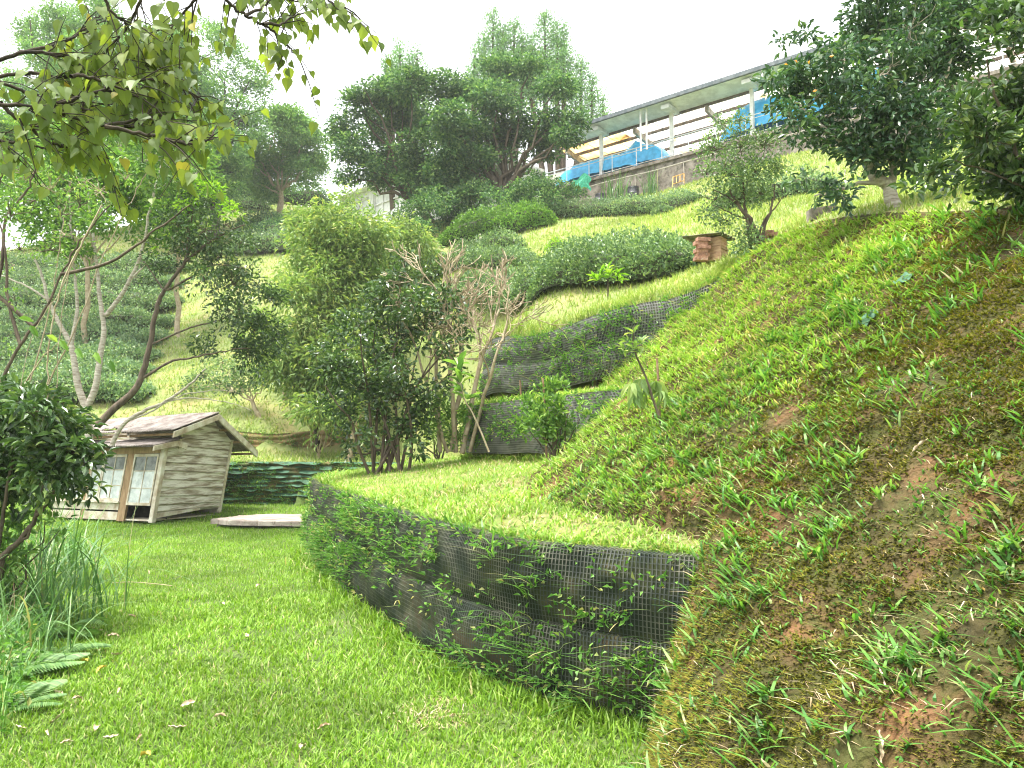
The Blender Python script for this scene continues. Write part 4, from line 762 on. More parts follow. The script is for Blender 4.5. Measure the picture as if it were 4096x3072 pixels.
def spray(pths, sub, drooping=1.):
    bm_ = MB(); lc = []; ld = []
    for pth, Y in pths:
        pt = np.array([P(q[0], q[1], Y+.08*i) for i, q in enumerate(pth)]); c = catmull(pt, 8); c = c+RS.normal(0, .004, c.shape)
        Ld = np.linalg.norm(c[-1]-c[0]); bm_.tube(c, np.linspace(.012, .0035, len(c)), 6)
        for k in range(max(3, int(Ld*sub))):
            i = RS.integers(len(c)//6, len(c)-1); d = unit(unit(c[i+1]-c[i])+RS.normal(0, .55, 3)+[0, 0, -.1]); l = RS.uniform(.15, .4); e = c[i]+d*l+[0, 0, -l*.1]
            tw = np.array([c[i], c[i]+d*l*.5+[0, 0, .01], e]); bm_.tube(tw, [.004, .003, .002], 4)
            for s in np.linspace(.25, 1, RS.integers(3, 6)): lc.append(c[i]*(1-s)+e*s); ld.append(unit(d*.5+RS.normal(0, .6, 3)))
    lc = np.array(lc); ld = np.array(ld); n = len(lc)
    D = unit(ld*.45+[0, 0, -drooping]+RS.normal(0, .22, (n, 3))); pet = lc+ld*.035+[0, 0, -.012]
    for a, b in zip(lc, pet): bm_.tube(np.array([a, (a+b)/2, b]), .0012, 3)
    FN = unit(np.stack([RS.normal(0, .5, n), -np.abs(RS.normal(.7, .4, n)), RS.uniform(.1, .8, n)], 1)); s = RS.uniform(.6, 1.2, n)
    return leaves(pet, D, FN, .076*s, .066*s, 'heart', 0, .12), bm_
for pths, sub, nm in ((Bp, 27, 'main branch'), (Sp, 17, 'sprig')):
    (V, Fc), bm_ = spray(pths, sub)
    a0 = np.array([P(p[0][0], p[0][1], Y) for p, Y in pths if p[0][0] <= 0 or p[0][1] < 0])
    for a in a0: limb(bm_, tm if a[2] < 3.4 else tp, a, .03, .011, .03, 6, .02, 6)
    b = bm_.build('branch', M['bark_dark'], root, True); mesh('leaves', V, Fc, M['leaf_heart'], b)

# ---------------------------------------------------------------- undergrowth at the left edge of the lawn
mb = MB(); Yu = 7.2; stems(mb, [[(-20, 600), (0, 560), (20, 540), (38, 515), (48, 500), (55, 490)], [(-5, 570), (5, 500), (15, 450), (20, 420)], [(25, 545), (40, 500), (50, 460)], [(-20, 560), (-10, 480), (-5, 430)], [(0, 560), (-15, 640), (-20, 680)]], Yu, [.035, .02, .015, .02, .04], [.008, .006, .006, .008, .04])
lb = lobes_px([(10, 405, 20), (35, 415, 22), (60, 430, 22), (20, 440, 26), (50, 455, 24), (72, 455, 16), (10, 470, 24), (65, 475, 14), (40, 480, 20), (84, 465, 8), (-10, 430, 26), (25, 395, 10), (90, 490, 7), (65, 495, 8), (0, 500, 14), (-25, 480, 26)], Yu, .9, jit=.4)
fo, C = crown(lb, 20, .15, 9, .105, .042, 'o', gap=.4, hang=.3, fill=.3, droop=.2, up=.9, flat=.4); twigs(mb, lb, C, .006, 150)
plant('undergrowth_shrub', 'dark glossy leaved shrub at the left edge in front of the shed', 'shrub', P(-10, 640, Yu), fo, M['leaf_cam'], mb, M['bark'])
def clump(lab, cx, cy, Y, n, h, w, ln, m='reed', spread=.25, name='tall_grass_clump', seg=3, group='clumps of tall grass at the left edge'):
    b = P(cx, cy, Y); p = np.c_[b[0]+RS.normal(0, spread, n), b[1]+RS.normal(0, spread, n), np.zeros(n)]; p[:, 2] = Z(p[:, 0], p[:, 1])-.02
    # long arching blades made of many segments
    az = RS.uniform(0, 6.283, n); H_ = h*RS.uniform(.5, 1.15, n); ln_ = ln*RS.uniform(.2, 1.5, n); W_ = w*RS.uniform(.6, 1.3, n)
    d = np.stack([np.cos(az), np.sin(az), 0*az], 1); s = np.stack([-np.sin(az), np.cos(az), 0*az], 1); V = []; ts = np.linspace(0, 1, 9)
    for t in ts:
        c = p+np.array([0, 0, 1.])*(H_*(t-.42*ln_*t**2.6))[:, None]+d*(H_*ln_*.62*t**1.8)[:, None]; ww = (W_*(1-t**2.2)*.5+.0006)[:, None]; V.append(np.stack([c-s*ww, c+s*ww], 1))
    V = np.concatenate(V, 1); k = V.shape[1]; fc = []
    for i in range(len(ts)-1): fc += [(2*i, 2*i+1, 2*i+3), (2*i, 2*i+3, 2*i+2)]
    Fc = (np.arange(n)[:, None, None]*k+np.array(fc)[None]).reshape(-1, 3); o = mesh(name, V.reshape(-1, 3)-np.array([b[0], b[1], 0]), Fc, M[m]); o.location = (b[0], b[1], 0)
    return tag(o, lab, 'grass clump', group)
M['reed'] = leafmat('reed', [(0, (.06, .15, .045)), (.5, (.11, .23, .07)), (.85, (.18, .3, .11)), (1, (.36, .33, .17))], .3, .42, .15, 1)
clump('tallest clump of arching green reed grass in front of the dark shrub', 45, 590, 7.6, 150, 1.45, .015, 1.35, spread=.3)
clump('clump of reed grass nearest the shed windows, blades arching over the lawn', 62, 556, 9.5, 110, 1.5, .016, 1.4, spread=.3)
clump('low clump of reed grass at the left edge by the ferns', 5, 630, 6.2, 120, .9, .012, 1.3, spread=.25)
def fern(lab, cx, cy, Y, nf, L):
    b = P(cx, cy, Y); b[2] = Zf(b[0], b[1]); parts = []
    for i in range(nf):
        az = RS.uniform(0, 6.28); d = np.array([math.cos(az), math.sin(az), 0]); k = 26; t = np.linspace(.08, 1, k)[:, None]; l = L*RS.uniform(.7, 1.15); el = RS.uniform(.35, .9)
        c = b+d*l*t*math.cos(el*.6)+np.array([0, 0, 1.])*l*(el*t-.75*el*t**2.2); s = np.cross(d, [0, 0, 1.]); w = l*.24*np.sin(np.pi*np.clip(t*.93+.07, 0, 1))**.7
        tg_ = unit(np.gradient(c, axis=0))
        for sg in (-1, 1):
            D = unit(s*sg+tg_*.35+[0, 0, -.15]); parts.append(leaves(c, D, np.tile([0, 0, 1.], (k, 1))+tg_*-.2, w[:, 0], l*.045, 'q', .03, .08))
        parts.append(leaves(c[:1], tg_[:1], [[0, 0, 1.]], l*.001, .001))
    V, Fc = merge(parts); o = mesh('fern', V-b, Fc, M['fern']); o.location = tuple(b); return tag(o, lab, 'fern', 'ferns at the left edge')
M['fern'] = leafmat('fern', [(0, (.08, .18, .05)), (.6, (.15, .28, .08)), (1, (.22, .35, .12))], .35, .5, .15, 2)
for lab, x, y, Y, n, L in (('fern with long fronds reaching over the lawn below the tall reed grass', 70, 603, 7.2, 8, .55), ('pale fern at the left edge, lowest of the ferns', 5, 690, 5.0, 7, .5), ('fern in the middle of the undergrowth edge', 28, 650, 5.7, 9, .5), ('small fern close beside the low reed clump', 50, 638, 6.2, 8, .4), ('fern half hidden at the photograph edge above the pale one', -8, 640, 5.6, 8, .55), ('fern under the dark shrub beside the reeds', 15, 590, 7.0, 8, .5)):
    fern(lab, x, y, Y, n, L)
# low leafy weeds, brown stems
wp = []; X, Y = scatter(240, 4.6, 14, .6, xr=(-.85, -.42)); k = lawn_left(X, Y) < .75; k &= (-3.0-.5*(Y-5)-X) < 1.7; X, Y = X[k], Y[k]; n = len(X); z = Z(X, Y); r = 7
b = np.repeat(np.c_[X, Y, z], r, 0)+np.c_[RS.normal(0, .06, n*r), RS.normal(0, .06, n*r), RS.uniform(0, .38, n*r)*RS.random(n*r)]; D = rdir(n*r, .2)
wp.append(leaves(b, D, unit(RS.normal(0, .4, (n*r, 3))+[0, -.2, 1]), RS.uniform(.03, .07, n*r), RS.uniform(.018, .035, n*r), 'q'))
wp.append(blades(np.repeat(np.c_[X, Y, z], 3, 0)+RS.normal(0, .06, (n*3, 3))*[1, 1, 0], RS.uniform(.1, .4, n*3), .006, RS.uniform(.1, .8, n*3), RS.uniform(0, 6.28, n*3), None, 3))
stuff('undergrowth', wp, M['weed'], 'low leafy weeds along the left edge of the lawn')
X, Y = scatter(60, 4.6, 12, .5, xr=(-.85, -.42)); k = (lawn_left(X, Y) < .4) & ((-3.0-.5*(Y-5)-X) < 1.6); X, Y = X[k], Y[k]; n = len(X)
lbu = lobes_px([(0, 530, 18), (25, 525, 14), (45, 520, 12), (10, 555, 18), (-15, 580, 26), (20, 590, 16), (0, 620, 20), (-20, 650, 24), (60, 530, 10)], 7.6, .9, jit=.3); fo, C = crown(lbu, 14, .12, 7, .085, .045, 'o', hang=.2, fill=.5)
mb = MB(); bu = P(-5, 640, 7.6); bu[2] = Zf(bu[0], bu[1]); [limb(mb, bu-[0, 0, .05], c, .014, .004, 0, 5, .06, 5) for c, _ in lbu]
plant('leafy_weed_shrub', 'tangled leafy weed shrub at the left edge below the dark glossy one', 'shrub', bu, fo, M['leaf_mid'], mb, M['bark'])
lbu = lobes_px([(440, 425, 14), (425, 415, 12), (460, 420, 12), (448, 400, 10), (435, 440, 12), (415, 430, 10)], 15, .9, jit=.4); fo, C = crown(lbu, 10, .15, 8, .09, .035, hang=.1, fill=.5)
mb = MB(); bu = P(440, 445, 15); bu[2] = Zf(bu[0], bu[1]); [limb(mb, bu-[0, 0, .05], c, .02, .006, 0, 5, .06, 5) for c, _ in lbu]
plant('scrub_bush', 'light scrubby bush behind the leafless tree at the upper wall end', 'shrub', bu, fo, M['leaf_willow'], mb, M['bark'])
stuff('dead_stems', [blades(np.c_[X, Y, Z(X, Y)], RS.uniform(.2, .6, n), .007, RS.uniform(.1, .6, n), RS.uniform(0, 6.28, n), None, 3)], M['deadstem'] if 'deadstem' in M else M['dry'], 'dead brown stems among the undergrowth')
# ---------------------------------------------------------------- materials for built things
M['peel'] = mat('peel', [(.38, (.24, .2, .14)), (.47, (.42, .38, .3)), (.56, (.66, .64, .56))], 6, detail=9, rough=.85, bump=.4, bscale=22, stretch=(.3, .3, 2.6), second=(5, (.2, .15, .09), .56, .7))
M['peel2'] = mat('peel2', [(.35, (.34, .27, .18)), (.5, (.5, .45, .34)), (.62, (.62, .6, .5))], 4, detail=9, rough=.85, bump=.4, bscale=18)
M['rawwood'] = mat('rawwood', [(.3, (.2, .13, .07)), (.6, (.36, .25, .14)), (.75, (.45, .35, .22))], 5, detail=8, rough=.9, bump=.4, stretch=(3, 3, .6))
M['rooftin'] = mat('rooftin', [(.35, (.13, .105, .09)), (.5, (.22, .19, .17)), (.65, (.32, .29, .26))], 4, detail=9, rough=.85, bump=.3, second=(7, (.1, .08, .06), .56, .7))
M['pane'] = mat('pane', [(.4, (.42, .48, .46)), (.6, (.6, .65, .62))], 5, rough=.25, bump=0, spec=.6, second=(12, (.3, .3, .22), .58, .75))
M['pane_dark'] = mat('pane_dark', [(.4, (.05, .07, .05)), (.6, (.14, .17, .14))], 6, rough=.12, bump=0, spec=.7)
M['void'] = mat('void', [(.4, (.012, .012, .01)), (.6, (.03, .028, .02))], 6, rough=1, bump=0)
M['conc'] = mat('conc', [(.35, (.13, .11, .09)), (.5, (.24, .205, .175)), (.66, (.36, .32, .28))], 2.2, detail=10, rough=.95, bump=.5, bscale=20, second=(3.5, (.08, .075, .055), .5, .66))
M['slabc'] = mat('slabc', [(.35, (.2, .15, .12)), (.5, (.36, .3, .26)), (.66, (.5, .44, .38))], 3, detail=10, rough=.95, bump=.7, bscale=20, second=(9, (.14, .12, .07), .54, .68), stretch=(1, 2.5, 1))
M['wpaint'] = mat('wpaint', [(.4, (.62, .62, .6)), (.6, (.78, .78, .76))], 4, rough=.55, bump=.05)
M['steel'] = mat('steel', [(.4, (.5, .54, .56)), (.6, (.64, .68, .7))], 6, rough=.45, bump=0, metal=.1)
M['gutter'] = mat('gutter', [(.4, (.09, .11, .12)), (.6, (.16, .18, .19))], 4, rough=.6, bump=0)
M['soffit'] = mat('soffit', [(.4, (.6, .61, .58)), (.6, (.78, .79, .76))], 2, rough=.75, bump=.1)
M['purlin'] = mat('purlin', [(.4, (.1, .08, .065)), (.6, (.18, .14, .115))], 4, rough=.8, bump=.1)
M['brace'] = mat('brace', [(.4, (.25, .21, .17)), (.6, (.42, .37, .31))], 4, rough=.8, bump=.1)
M['tarp'] = mat('tarp', [(.4, (.02, .32, .62)), (.6, (.05, .45, .8))], 3, rough=.42, bump=.15, bscale=8, spec=.5)
M['drum'] = mat('drum', [(.4, (.02, .02, .026)), (.6, (.06, .06, .07))], 4, rough=.35, bump=.05, spec=.6)
M['tube'] = mat('tube', [(.4, (.4, .36, .31)), (.6, (.5, .46, .4))], 4, rough=.5, bump=0)
M['rust'] = mat('rust', [(.4, (.5, .26, .06)), (.6, (.62, .38, .12))], 8, rough=.7, bump=.1)
M['gnet'] = mat('gnet', [(.4, (.01, .22, .12)), (.6, (.04, .38, .22))], 12, rough=.6, bump=.4)
M['brick'] = mat('brick', [(.35, (.2, .11, .08)), (.52, (.38, .2, .14)), (.66, (.48, .3, .22))], 14, detail=8, rough=.95, bump=.5, second=(9, (.5, .48, .42), .6, .7))
M['hivewood'] = mat('hivewood', [(.35, (.3, .17, .1)), (.55, (.46, .3, .19)), (.7, (.55, .4, .27))], 6, detail=8, rough=.85, bump=.3, stretch=(1, 1, 4), second=(8, (.14, .09, .06), .6, .72))
M['cream'] = mat('cream', [(.4, (.55, .52, .42)), (.6, (.66, .63, .53))], 2, rough=.8, bump=.05)
m, t, new, lk = nodes('sheet')       # translucent corrugated roof sheets, daylight comes through
g = new('ShaderNodeNewGeometry'); tc = new('ShaderNodeTexCoord'); nz = new('ShaderNodeTexNoise'); nz.inputs['Scale'].default_value = 1.2; nz.inputs['Detail'].default_value = 6
lk(tc.outputs['Object'], nz.inputs['Vector']); r = ramp(new, [(.42, (.95, .95, .92)), (.6, (.85, .82, .72)), (.72, (.6, .48, .3))]); lk(nz.outputs[0], r.inputs[0])
d = new('ShaderNodeBsdfDiffuse'); tr = new('ShaderNodeBsdfTranslucent'); lk(r.outputs[0], d.inputs[0]); lk(r.outputs[0], tr.inputs[0]); ms = new('ShaderNodeMixShader'); ms.inputs[0].default_value = .85
lk(d.outputs[0], ms.inputs[1]); lk(tr.outputs[0], ms.inputs[2]); o = new('ShaderNodeOutputMaterial'); lk(ms.outputs[0], o.inputs[0]); M['sheet'] = m
m2 = m.copy(); m2.name = 'sheet_yellow'; e = [n for n in m2.node_tree.nodes if n.type == 'VALTORGB'][0].color_ramp.elements
e[0].color = (.95, .86, .62, 1); e[1].color = (.85, .66, .36, 1); e[2].color = (.3, .2, .1, 1); M['sheet_yellow'] = m2

# ---------------------------------------------------------------- the shed
K = np.array([-7.84, 17.3, .03]); ga = np.array([.4, .9165, 0]); fb = np.array([-.9165, .4, 0])
def L(a, b, h):
    a, b, h = np.broadcast_arrays(np.asarray(a, float), np.asarray(b, float), np.asarray(h, float))
    p = K+a[..., None]*ga+b[..., None]*fb; p = p+h[..., None]*np.array([.13, .02, 1.]); p[..., 2] -= .06*a*np.clip(h, 0, 1)+.012*b*h; return p
def lbox(mb, a0, a1, b0, b1, h0, h1):
    return mb.hexa(L([a0, a1, a1, a0]*2, [b0, b0, b1, b1]*2, [h0]*4+[h1]*4))
shed = thing('shed', 'small leaning wooden shed with peeling white boards and a broken corrugated roof', 'shed', L(1, 1.5, 0))
A_, HA = 1.1, 2.45
def hr(a): return np.where(a < A_, HA-(A_-a)*.41, HA-(a-A_)*.52)
mb = MB(); h = .2; i = 0
while h < 2.4:
    h1 = min(h+.186, 2.43); lo = 0. if h < 1.62 else .4
    def lim(hh, lo):
        a0 = max(lo, A_-(HA-.05-hh)/.41 if hh > 2.0 else lo); a1 = min(1.98, A_+(HA-.05-hh)/.52); return a0, max(a1, a0+.01)
    a0, a1 = lim(h, lo); c0, c1 = lim(h1, lo); j = RS.normal(0, .004, 4); e1 = .04 if i == 0 else 0
    out0, out1 = -.03, -.004
    p = [L(a0, out0, h+j[0]+e1), L(a1, out0, h+j[1]+e1*2), L(a1, .01, h+j[1]), L(a0, .01, h+j[0]), L(c0, out1, h1-.004), L(c1, out1, h1-.004), L(c1, .01, h1-.004), L(c0, .01, h1-.004)]
    mb.hexa(np.array(p)); h = h1; i += 1
mb.build('gable_siding', M['peel'], shed)
mb = MB(); mb.hexa(L([0, 1.3, 1.3, 0]*2, [-.05, -.05, -.02, -.02]*2, [.08, .2, .2, .08, .19, .25, .25, .19])); mb.build('broken_board', M['peel2'], shed)
mb = MB(); lbox(mb, -.03, .07, -.06, .05, .0, 1.62); mb.build('corner_post', M['peel2'], shed)
mb = MB(); lbox(mb, .38, .43, -.035, .0, 1.62, 2.1); mb.build('corner_board', M['peel2'], shed)
mb = MB(); lbox(mb, 1.93, 2.0, -.045, .03, .1, 1.93); mb.build('corner_board', M['peel2'], shed)
mb = MB(); lbox(mb, 1.98, 2.02, 0, 3.2, .05, 1.9); lbox(mb, 0, 2, 3.18, 3.22, .05, 1.9); lbox(mb, .02, 1.96, .06, 3.17, .02, .05); mb.build('rear_wall', M['peel2'], shed)
mb = MB(); [lbox(mb, .38, .42, .02, 3.2, 1.78+.13*q, 1.9+.13*q) for q in range(2)]; mb.build('upper_front_boards', M['peel'], shed)
mb = MB(); lbox(mb, -.05, .04, .05, 3.2, 1.5, 1.64); lbox(mb, -.03, .03, .8, 1.02, .0, 1.5); lbox(mb, -.03, .03, 2.1, 2.2, .0, 1.5); mb.build('front_posts', M['rawwood'], shed)
def window(nm, b0, b1, h0, h1, nc, nr, dark):
    fr = MB(); w = .035
    lbox(fr, -.045, .0, b0, b0+w, h0, h1); lbox(fr, -.045, .0, b1-w, b1, h0, h1); lbox(fr, -.043, .0, b0+w, b1-w, h1-.06, h1); lbox(fr, -.043, .0, b0+w, b1-w, h0, h0+.06)
    for k in range(1, nc): x = b0+(b1-b0)*k/nc; lbox(fr, -.035, -.012, x-.009, x+.009, h0+.06, h1-.06)
    for k in range(1, nr): x = h0+(h1-h0)*k/nr; lbox(fr, -.032, -.014, b0+w, b1-w, x-.009, x+.009)
    f = fr.build(nm, M['peel2'], shed)
    for r_ in range(nr):
        gl = MB(); y0 = h0+(h1-h0)*r_/nr; y1 = h0+(h1-h0)*(r_+1)/nr
        lbox(gl, -.022, -.018, b0+w, b1-w, max(y0, h0+.06)+.001, min(y1, h1-.06)-.001); gl.build('pane', M['pane_dark'] if r_ in dark else M['pane'], f)
window('door', .07, .8, .36, 1.49, 2, 3, [2])
window('window_frame', 1.03, 1.72, .44, 1.49, 2, 3, [2]); window('window_frame', 1.73, 2.1, .44, 1.49, 1, 3, [2]); window('window_frame', 2.2, 3.15, .44, 1.49, 3, 3, [2])
mb = MB(); lbox(mb, -.03, .0, 1.03, 3.18, .24, .40); lbox(mb, -.025, .0, 1.03, 3.18, .02, .2); mb.build('low_boards', M['peel2'], shed)
mb = MB(); lbox(mb, -.09, .0, 1.0, 3.2, .405, .435); mb.build('sill', M['peel2'], shed)
mb = MB(); lbox(mb, .45, .47, .05, 3.15, .03, 1.5); mb.build('shade_backing', M['void'], shed)  # near-black sheet, the shade inside the shed put into its colour
def corr(nm, f, b0, b1, u0, u1, parent, hole=None, n=None, amp=.014, pitch=.075):
    nb = int((b1-b0)/pitch*6); B_ = np.linspace(b0, b1, nb); U = np.linspace(u0, u1, 12); BB, UU = np.meshgrid(B_, U, indexing='ij')
    a, h = f(UU); h = h+amp*np.sin(BB/pitch*2*math.pi)+.03*(vn(BB*1.5, UU*2, 4)-.5)
    if hole: h = h-.10*np.exp(-((BB-hole[0])/.35)**2)*np.exp(-((UU-hole[1])/.25)**2)
    V = L(a, BB, h).reshape(-1, 3); q = U.size; i = (np.arange(nb-1)[:, None]*q+np.arange(q-1)[None]).ravel(); Fc = np.c_[i, i+1, i+q+1, i+q]
    if hole:
        bb = BB.ravel()[i]; uu = UU.ravel()[i]; k = ((bb-hole[0])/.42)**2+((uu-hole[1])/.16)**2 > .6+.8*vn(bb*9, uu*9, 3); Fc = Fc[k]
    o = mesh(nm, V, Fc, M['rooftin'], parent, smooth=True); s = o.modifiers.new('thick', 'SOLIDIFY'); s.thickness = .012; return o
rf = corr('main_roof', lambda u: (A_-u, HA-u*.41+.03), -.3, 3.35, -.02, 1.2, shed, hole=(1.9, .75))
corr('rear_roof', lambda u: (A_+u, HA-u*.52+.03), -.3, 3.35, .01, 1.5, shed)
corr('porch_roof', lambda u: (.42-u, 1.86-u*.27), -.12, 3.3, 0, .8, shed)
mb = MB(); mb.hexa(np.array([L(1.12, -.33, HA-.13), L(-.08, -.33, 1.83), L(-.08, -.28, 1.83), L(1.12, -.28, HA-.13), L(1.12, -.33, HA+.0), L(-.08, -.33, 1.96), L(-.08, -.28, 1.96), L(1.12, -.28, HA+.0)])); mb.build('fascia', M['peel2'], shed)
mb = MB(); mb.hexa(np.array([L(1.125, -.33, HA-.13), L(2.6, -.33, 1.54), L(2.6, -.28, 1.54), L(1.125, -.28, HA-.13), L(1.125, -.33, HA+.0), L(2.6, -.33, 1.67), L(2.6, -.28, 1.67), L(1.125, -.28, HA+.0)])); mb.build('fascia', M['peel2'], shed)
mb = MB(); mb.hexa(np.array([L(.22, -.16, 1.67), L(-.4, -.16, 1.53), L(-.4, -.12, 1.53), L(.22, -.12, 1.67), L(.22, -.16, 1.79), L(-.4, -.16, 1.63), L(-.4, -.12, 1.63), L(.22, -.12, 1.79)]))
mb.hexa(np.array([L(.225, -.16, 1.67), L(.5, -.16, 1.6), L(.5, -.12, 1.6), L(.225, -.12, 1.67), L(.225, -.16, 1.79), L(.5, -.16, 1.7), L(.5, -.12, 1.7), L(.225, -.12, 1.79)])); mb.build('porch_fascia', M['peel2'], shed)
mb = MB(); [mb.hexa(L([a, a+.05, a+.05, a]*2, [-.28, -.28, 3.3, 3.3]*2, [h_]*4+[h_+.05]*4)) for a, h_ in ((.1, 1.9), (.6, 2.1), (1.5, 2.1), (2.0, 1.85), (2.5, 1.6))]; mb.build('rafters', M['rawwood'], shed)
pl = MB(); pl.hexa(np.array([L(-.1, 1.0, 1.86), L(.5, 1.75, 2.15), L(.5, 1.82, 2.15), L(-.1, 1.07, 1.86), L(-.1, 1.0, 1.88), L(.5, 1.75, 2.17), L(.5, 1.82, 2.17), L(-.1, 1.07, 1.88)])); pl.build('loose_plank', M['peel2'], shed)
# concrete slab
c = [P(212, 519, 16.7), P(232, 521, 16.35), P(260, 523, 16.2), P(330, 521, 16.1), P(330, 511, 17.9), P(269, 511, 18), P(240, 513, 17.5)]
def slab(nm, label, cat, pts, z0, z1, m, wob=.02, parent=None):
    p = np.array(pts)[:, :2]; q = []
    for i in range(len(p)):
        for t in np.linspace(0, 1, 7, endpoint=False): q.append(p[i]*(1-t)+p[(i+1) % len(p)]*t)
    q = np.array(q)+RS.normal(0, wob, (len(q), 2)); n = len(q); cc = q.mean(0); q2 = cc+(q-cc)*.985
    V = np.vstack([np.c_[q, np.full(n, z0)], np.c_[q, np.full(n, z1-.02)], np.c_[q2, np.full(n, z1)+RS.normal(0, .004, n)], [[*cc, z1]]]); i = np.arange(n); j = (i+1) % n
    return tag(mesh(nm, V, [np.c_[i, j, j+n, i+n], np.c_[i+n, j+n, j+2*n, i+2*n], np.c_[i+2*n, j+2*n, np.full(n, 3*n)]], m), label, cat)
slab('concrete_slab', 'worn pinkish concrete slab lying on the lawn behind the lower wall end', 'concrete slab', c, .06, .165, M['slabc'])
slab('slab_base', 'rough darker footing under the worn concrete slab', 'footing', [np.array(P(218, 523, 16.8))*1, P(330, 523, 16.35), P(330, 512, 17.7), P(262, 512, 17.8)], -.05, .055, M['conc'], .03)

# ---------------------------------------------------------------- wall of green netted soil bags and the orange earth step behind the shed
def bagwall(name, label, C, z0f, z1f, rows, mface, mflap, bulge=.06):
    C = catmull(C, 8); seg = np.r_[0, np.cumsum(np.linalg.norm(np.diff(C, axis=0), axis=1))]; LEN = seg[-1]
    t_ = thing(name, label, 'retaining wall', (*C[len(C)//2], float(z0f(C[len(C)//2][0]))), 'netted walls holding the terraces' if mflap else None); t_['kind'] = 'thing'
    S = np.arange(0, LEN, .07); Vv = np.linspace(0, 1, rows*6+1); SS, VV = np.meshgrid(S, Vv, indexing='ij')
    def f(s, v, o=0):
        x = np.interp(s, seg, C[:, 0]); y = np.interp(s, seg, C[:, 1]); z0 = z0f(x); z1 = z1f(x); ph = (v*rows+.5*(vn(s*1.3, 0, 8)-.5)) % 1
        out = bulge*np.sin(np.pi*ph)**.7+.08*(vn(s*2, v*rows, 12)-.5)+o+.12*(1-v)
        return np.stack([x, y-out, z0+(z1-z0)*v], -1)
    V = f(SS, VV).reshape(-1, 3); b = len(Vv); i = (np.arange(len(S)-1)[:, None]*b+np.arange(b-1)[None]).ravel(); mesh('soil_bags', V, np.c_[i, i+b, i+b+1, i+1], M[mface], t_, smooth=True)
    if mflap:
        mb = MB()
        for r in range(1, rows+1):
            s0 = 0
            while s0 < LEN-.3:
                l = RS.uniform(.35, 1.5); s = np.arange(s0, min(s0+l, LEN), .05); s0 += l+RS.uniform(0, .35)
                if len(s) < 3: continue
                v = r/rows-.01+.012*vn(s*3, r, 5)
                a = f(s, v, .03); d = f(s, v, .03); w = .05+.07*vn(s*5, r*3.3, 6); k = len(s)
                d[:, 1] -= w*.9; d[:, 2] -= w*(.25+.9*vn(s*4, r*2.2, 7)); mb.add(np.vstack([a, d]), f4=np.c_[np.arange(k-1), np.arange(1, k), np.arange(1, k)+k, np.arange(k-1)+k])
        mb.build('net_flaps', M[mflap], t_)
    n = int(LEN*(330 if mflap else 110)); s = RS.uniform(0, LEN, n); v = RS.uniform(0, 1, n); k = RS.random(n) < np.clip((fbm(s*1.1, v*2, 91)-.38)*5, .05, 1); bp = f(s[k], v[k], .03)
    return bp, np.tile([0, -1., .3], (len(bp), 1))
b4, n4 = bagwall('netted_bag_wall', 'far wall of soil bags with frayed green net flaps, right of the shed', [(-9.5, 20.75), (-7, 20.7), (-5, 20.5), (-2.2, 19.5), (-1.2, 18.9)], lambda x: .0+0*x+.15, lambda x: 1.3+0*x, 10, 'net_soil', 'net_green')
weeds('wall_weeds', b4, n4, 'weeds growing between the green net flaps', 1.7)
b5, n5 = bagwall('earth_bank_step', 'low step of orange earth rolls on the slope above the green netted wall', [(-9.2, 23.45), (-7.2, 23.4), (-5.5, 23.3), (-3.5, 23.0)], lambda x: 1.5+0*x, lambda x: 2.13+.05*np.sin(x*2), 4, 'orange_soil', None, .07)
weeds('wall_weeds', b5, n5, 'weeds on the low orange earth step', 1.8)

# ---------------------------------------------------------------- open roofed building on the hill
O = np.array([4.9, 42., 0]); e_ = np.array([.766, -.643, 0]); n_d = np.array([.643, .766, 0]); ZF = 16.4
def BL(s, n, z):
    s, n, z = np.broadcast_arrays(np.asarray(s, float), np.asarray(n, float), np.asarray(z, float)); return O+s[..., None]*e_+n[..., None]*n_d+z[..., None]*np.array([0, 0, 1.])
def bbox(mb, s0, s1, n0, n1, z0, z1): return mb.hexa(BL([s0, s1, s1, s0]*2, [n0, n0, n1, n1]*2, [z0]*4+[z1]*4))
def sbox(mb, s0, s1, n0, n1, z0, z1, th):      # box whose top follows the roof slope between n0 and n1
    return mb.hexa(BL([s0, s1, s1, s0]*2, [n0, n0, n1, n1]*2, [z0-th, z0-th, z1-th, z1-th, z0, z0, z1, z1]))
ZR = 19.25; rz = lambda n: ZR-.17*(n+.9)
bd = thing('open_building', 'long open sided building with translucent roof sheets on the hilltop', 'building', BL(5, 1, ZF))
mb = MB(); sbox(mb, -2.5, 21, -.9, .35, rz(-.9), rz(.35), .05); mb.build('soffit', M['soffit'], bd)
mb = MB(); bbox(mb, -2.6, 21.1, -1.05, -.905, rz(-1)-.12, rz(-1)+.07); mb.build('gutter', M['gutter'], bd)
for s0, s1, m_ in ((-3.2, 1.0, 'sheet_yellow'), (1.0, 7, 'sheet'), (7, 14, 'sheet'), (14, 21, 'sheet')):
    mb = MB(); sbox(mb, s0+.02, s1-.0, .36, 5.2, rz(.36), rz(5.2), .02); mb.build('roof_sheet', M[m_], bd)
for n in (.4, 1.35, 2.3, 3.25, 4.2, 5.15):
    mb = MB(); bbox(mb, -3.2, 21, n-.05, n+.05, rz(n)-.17, rz(n)-.03); mb.build('purlin', M['purlin'], bd)
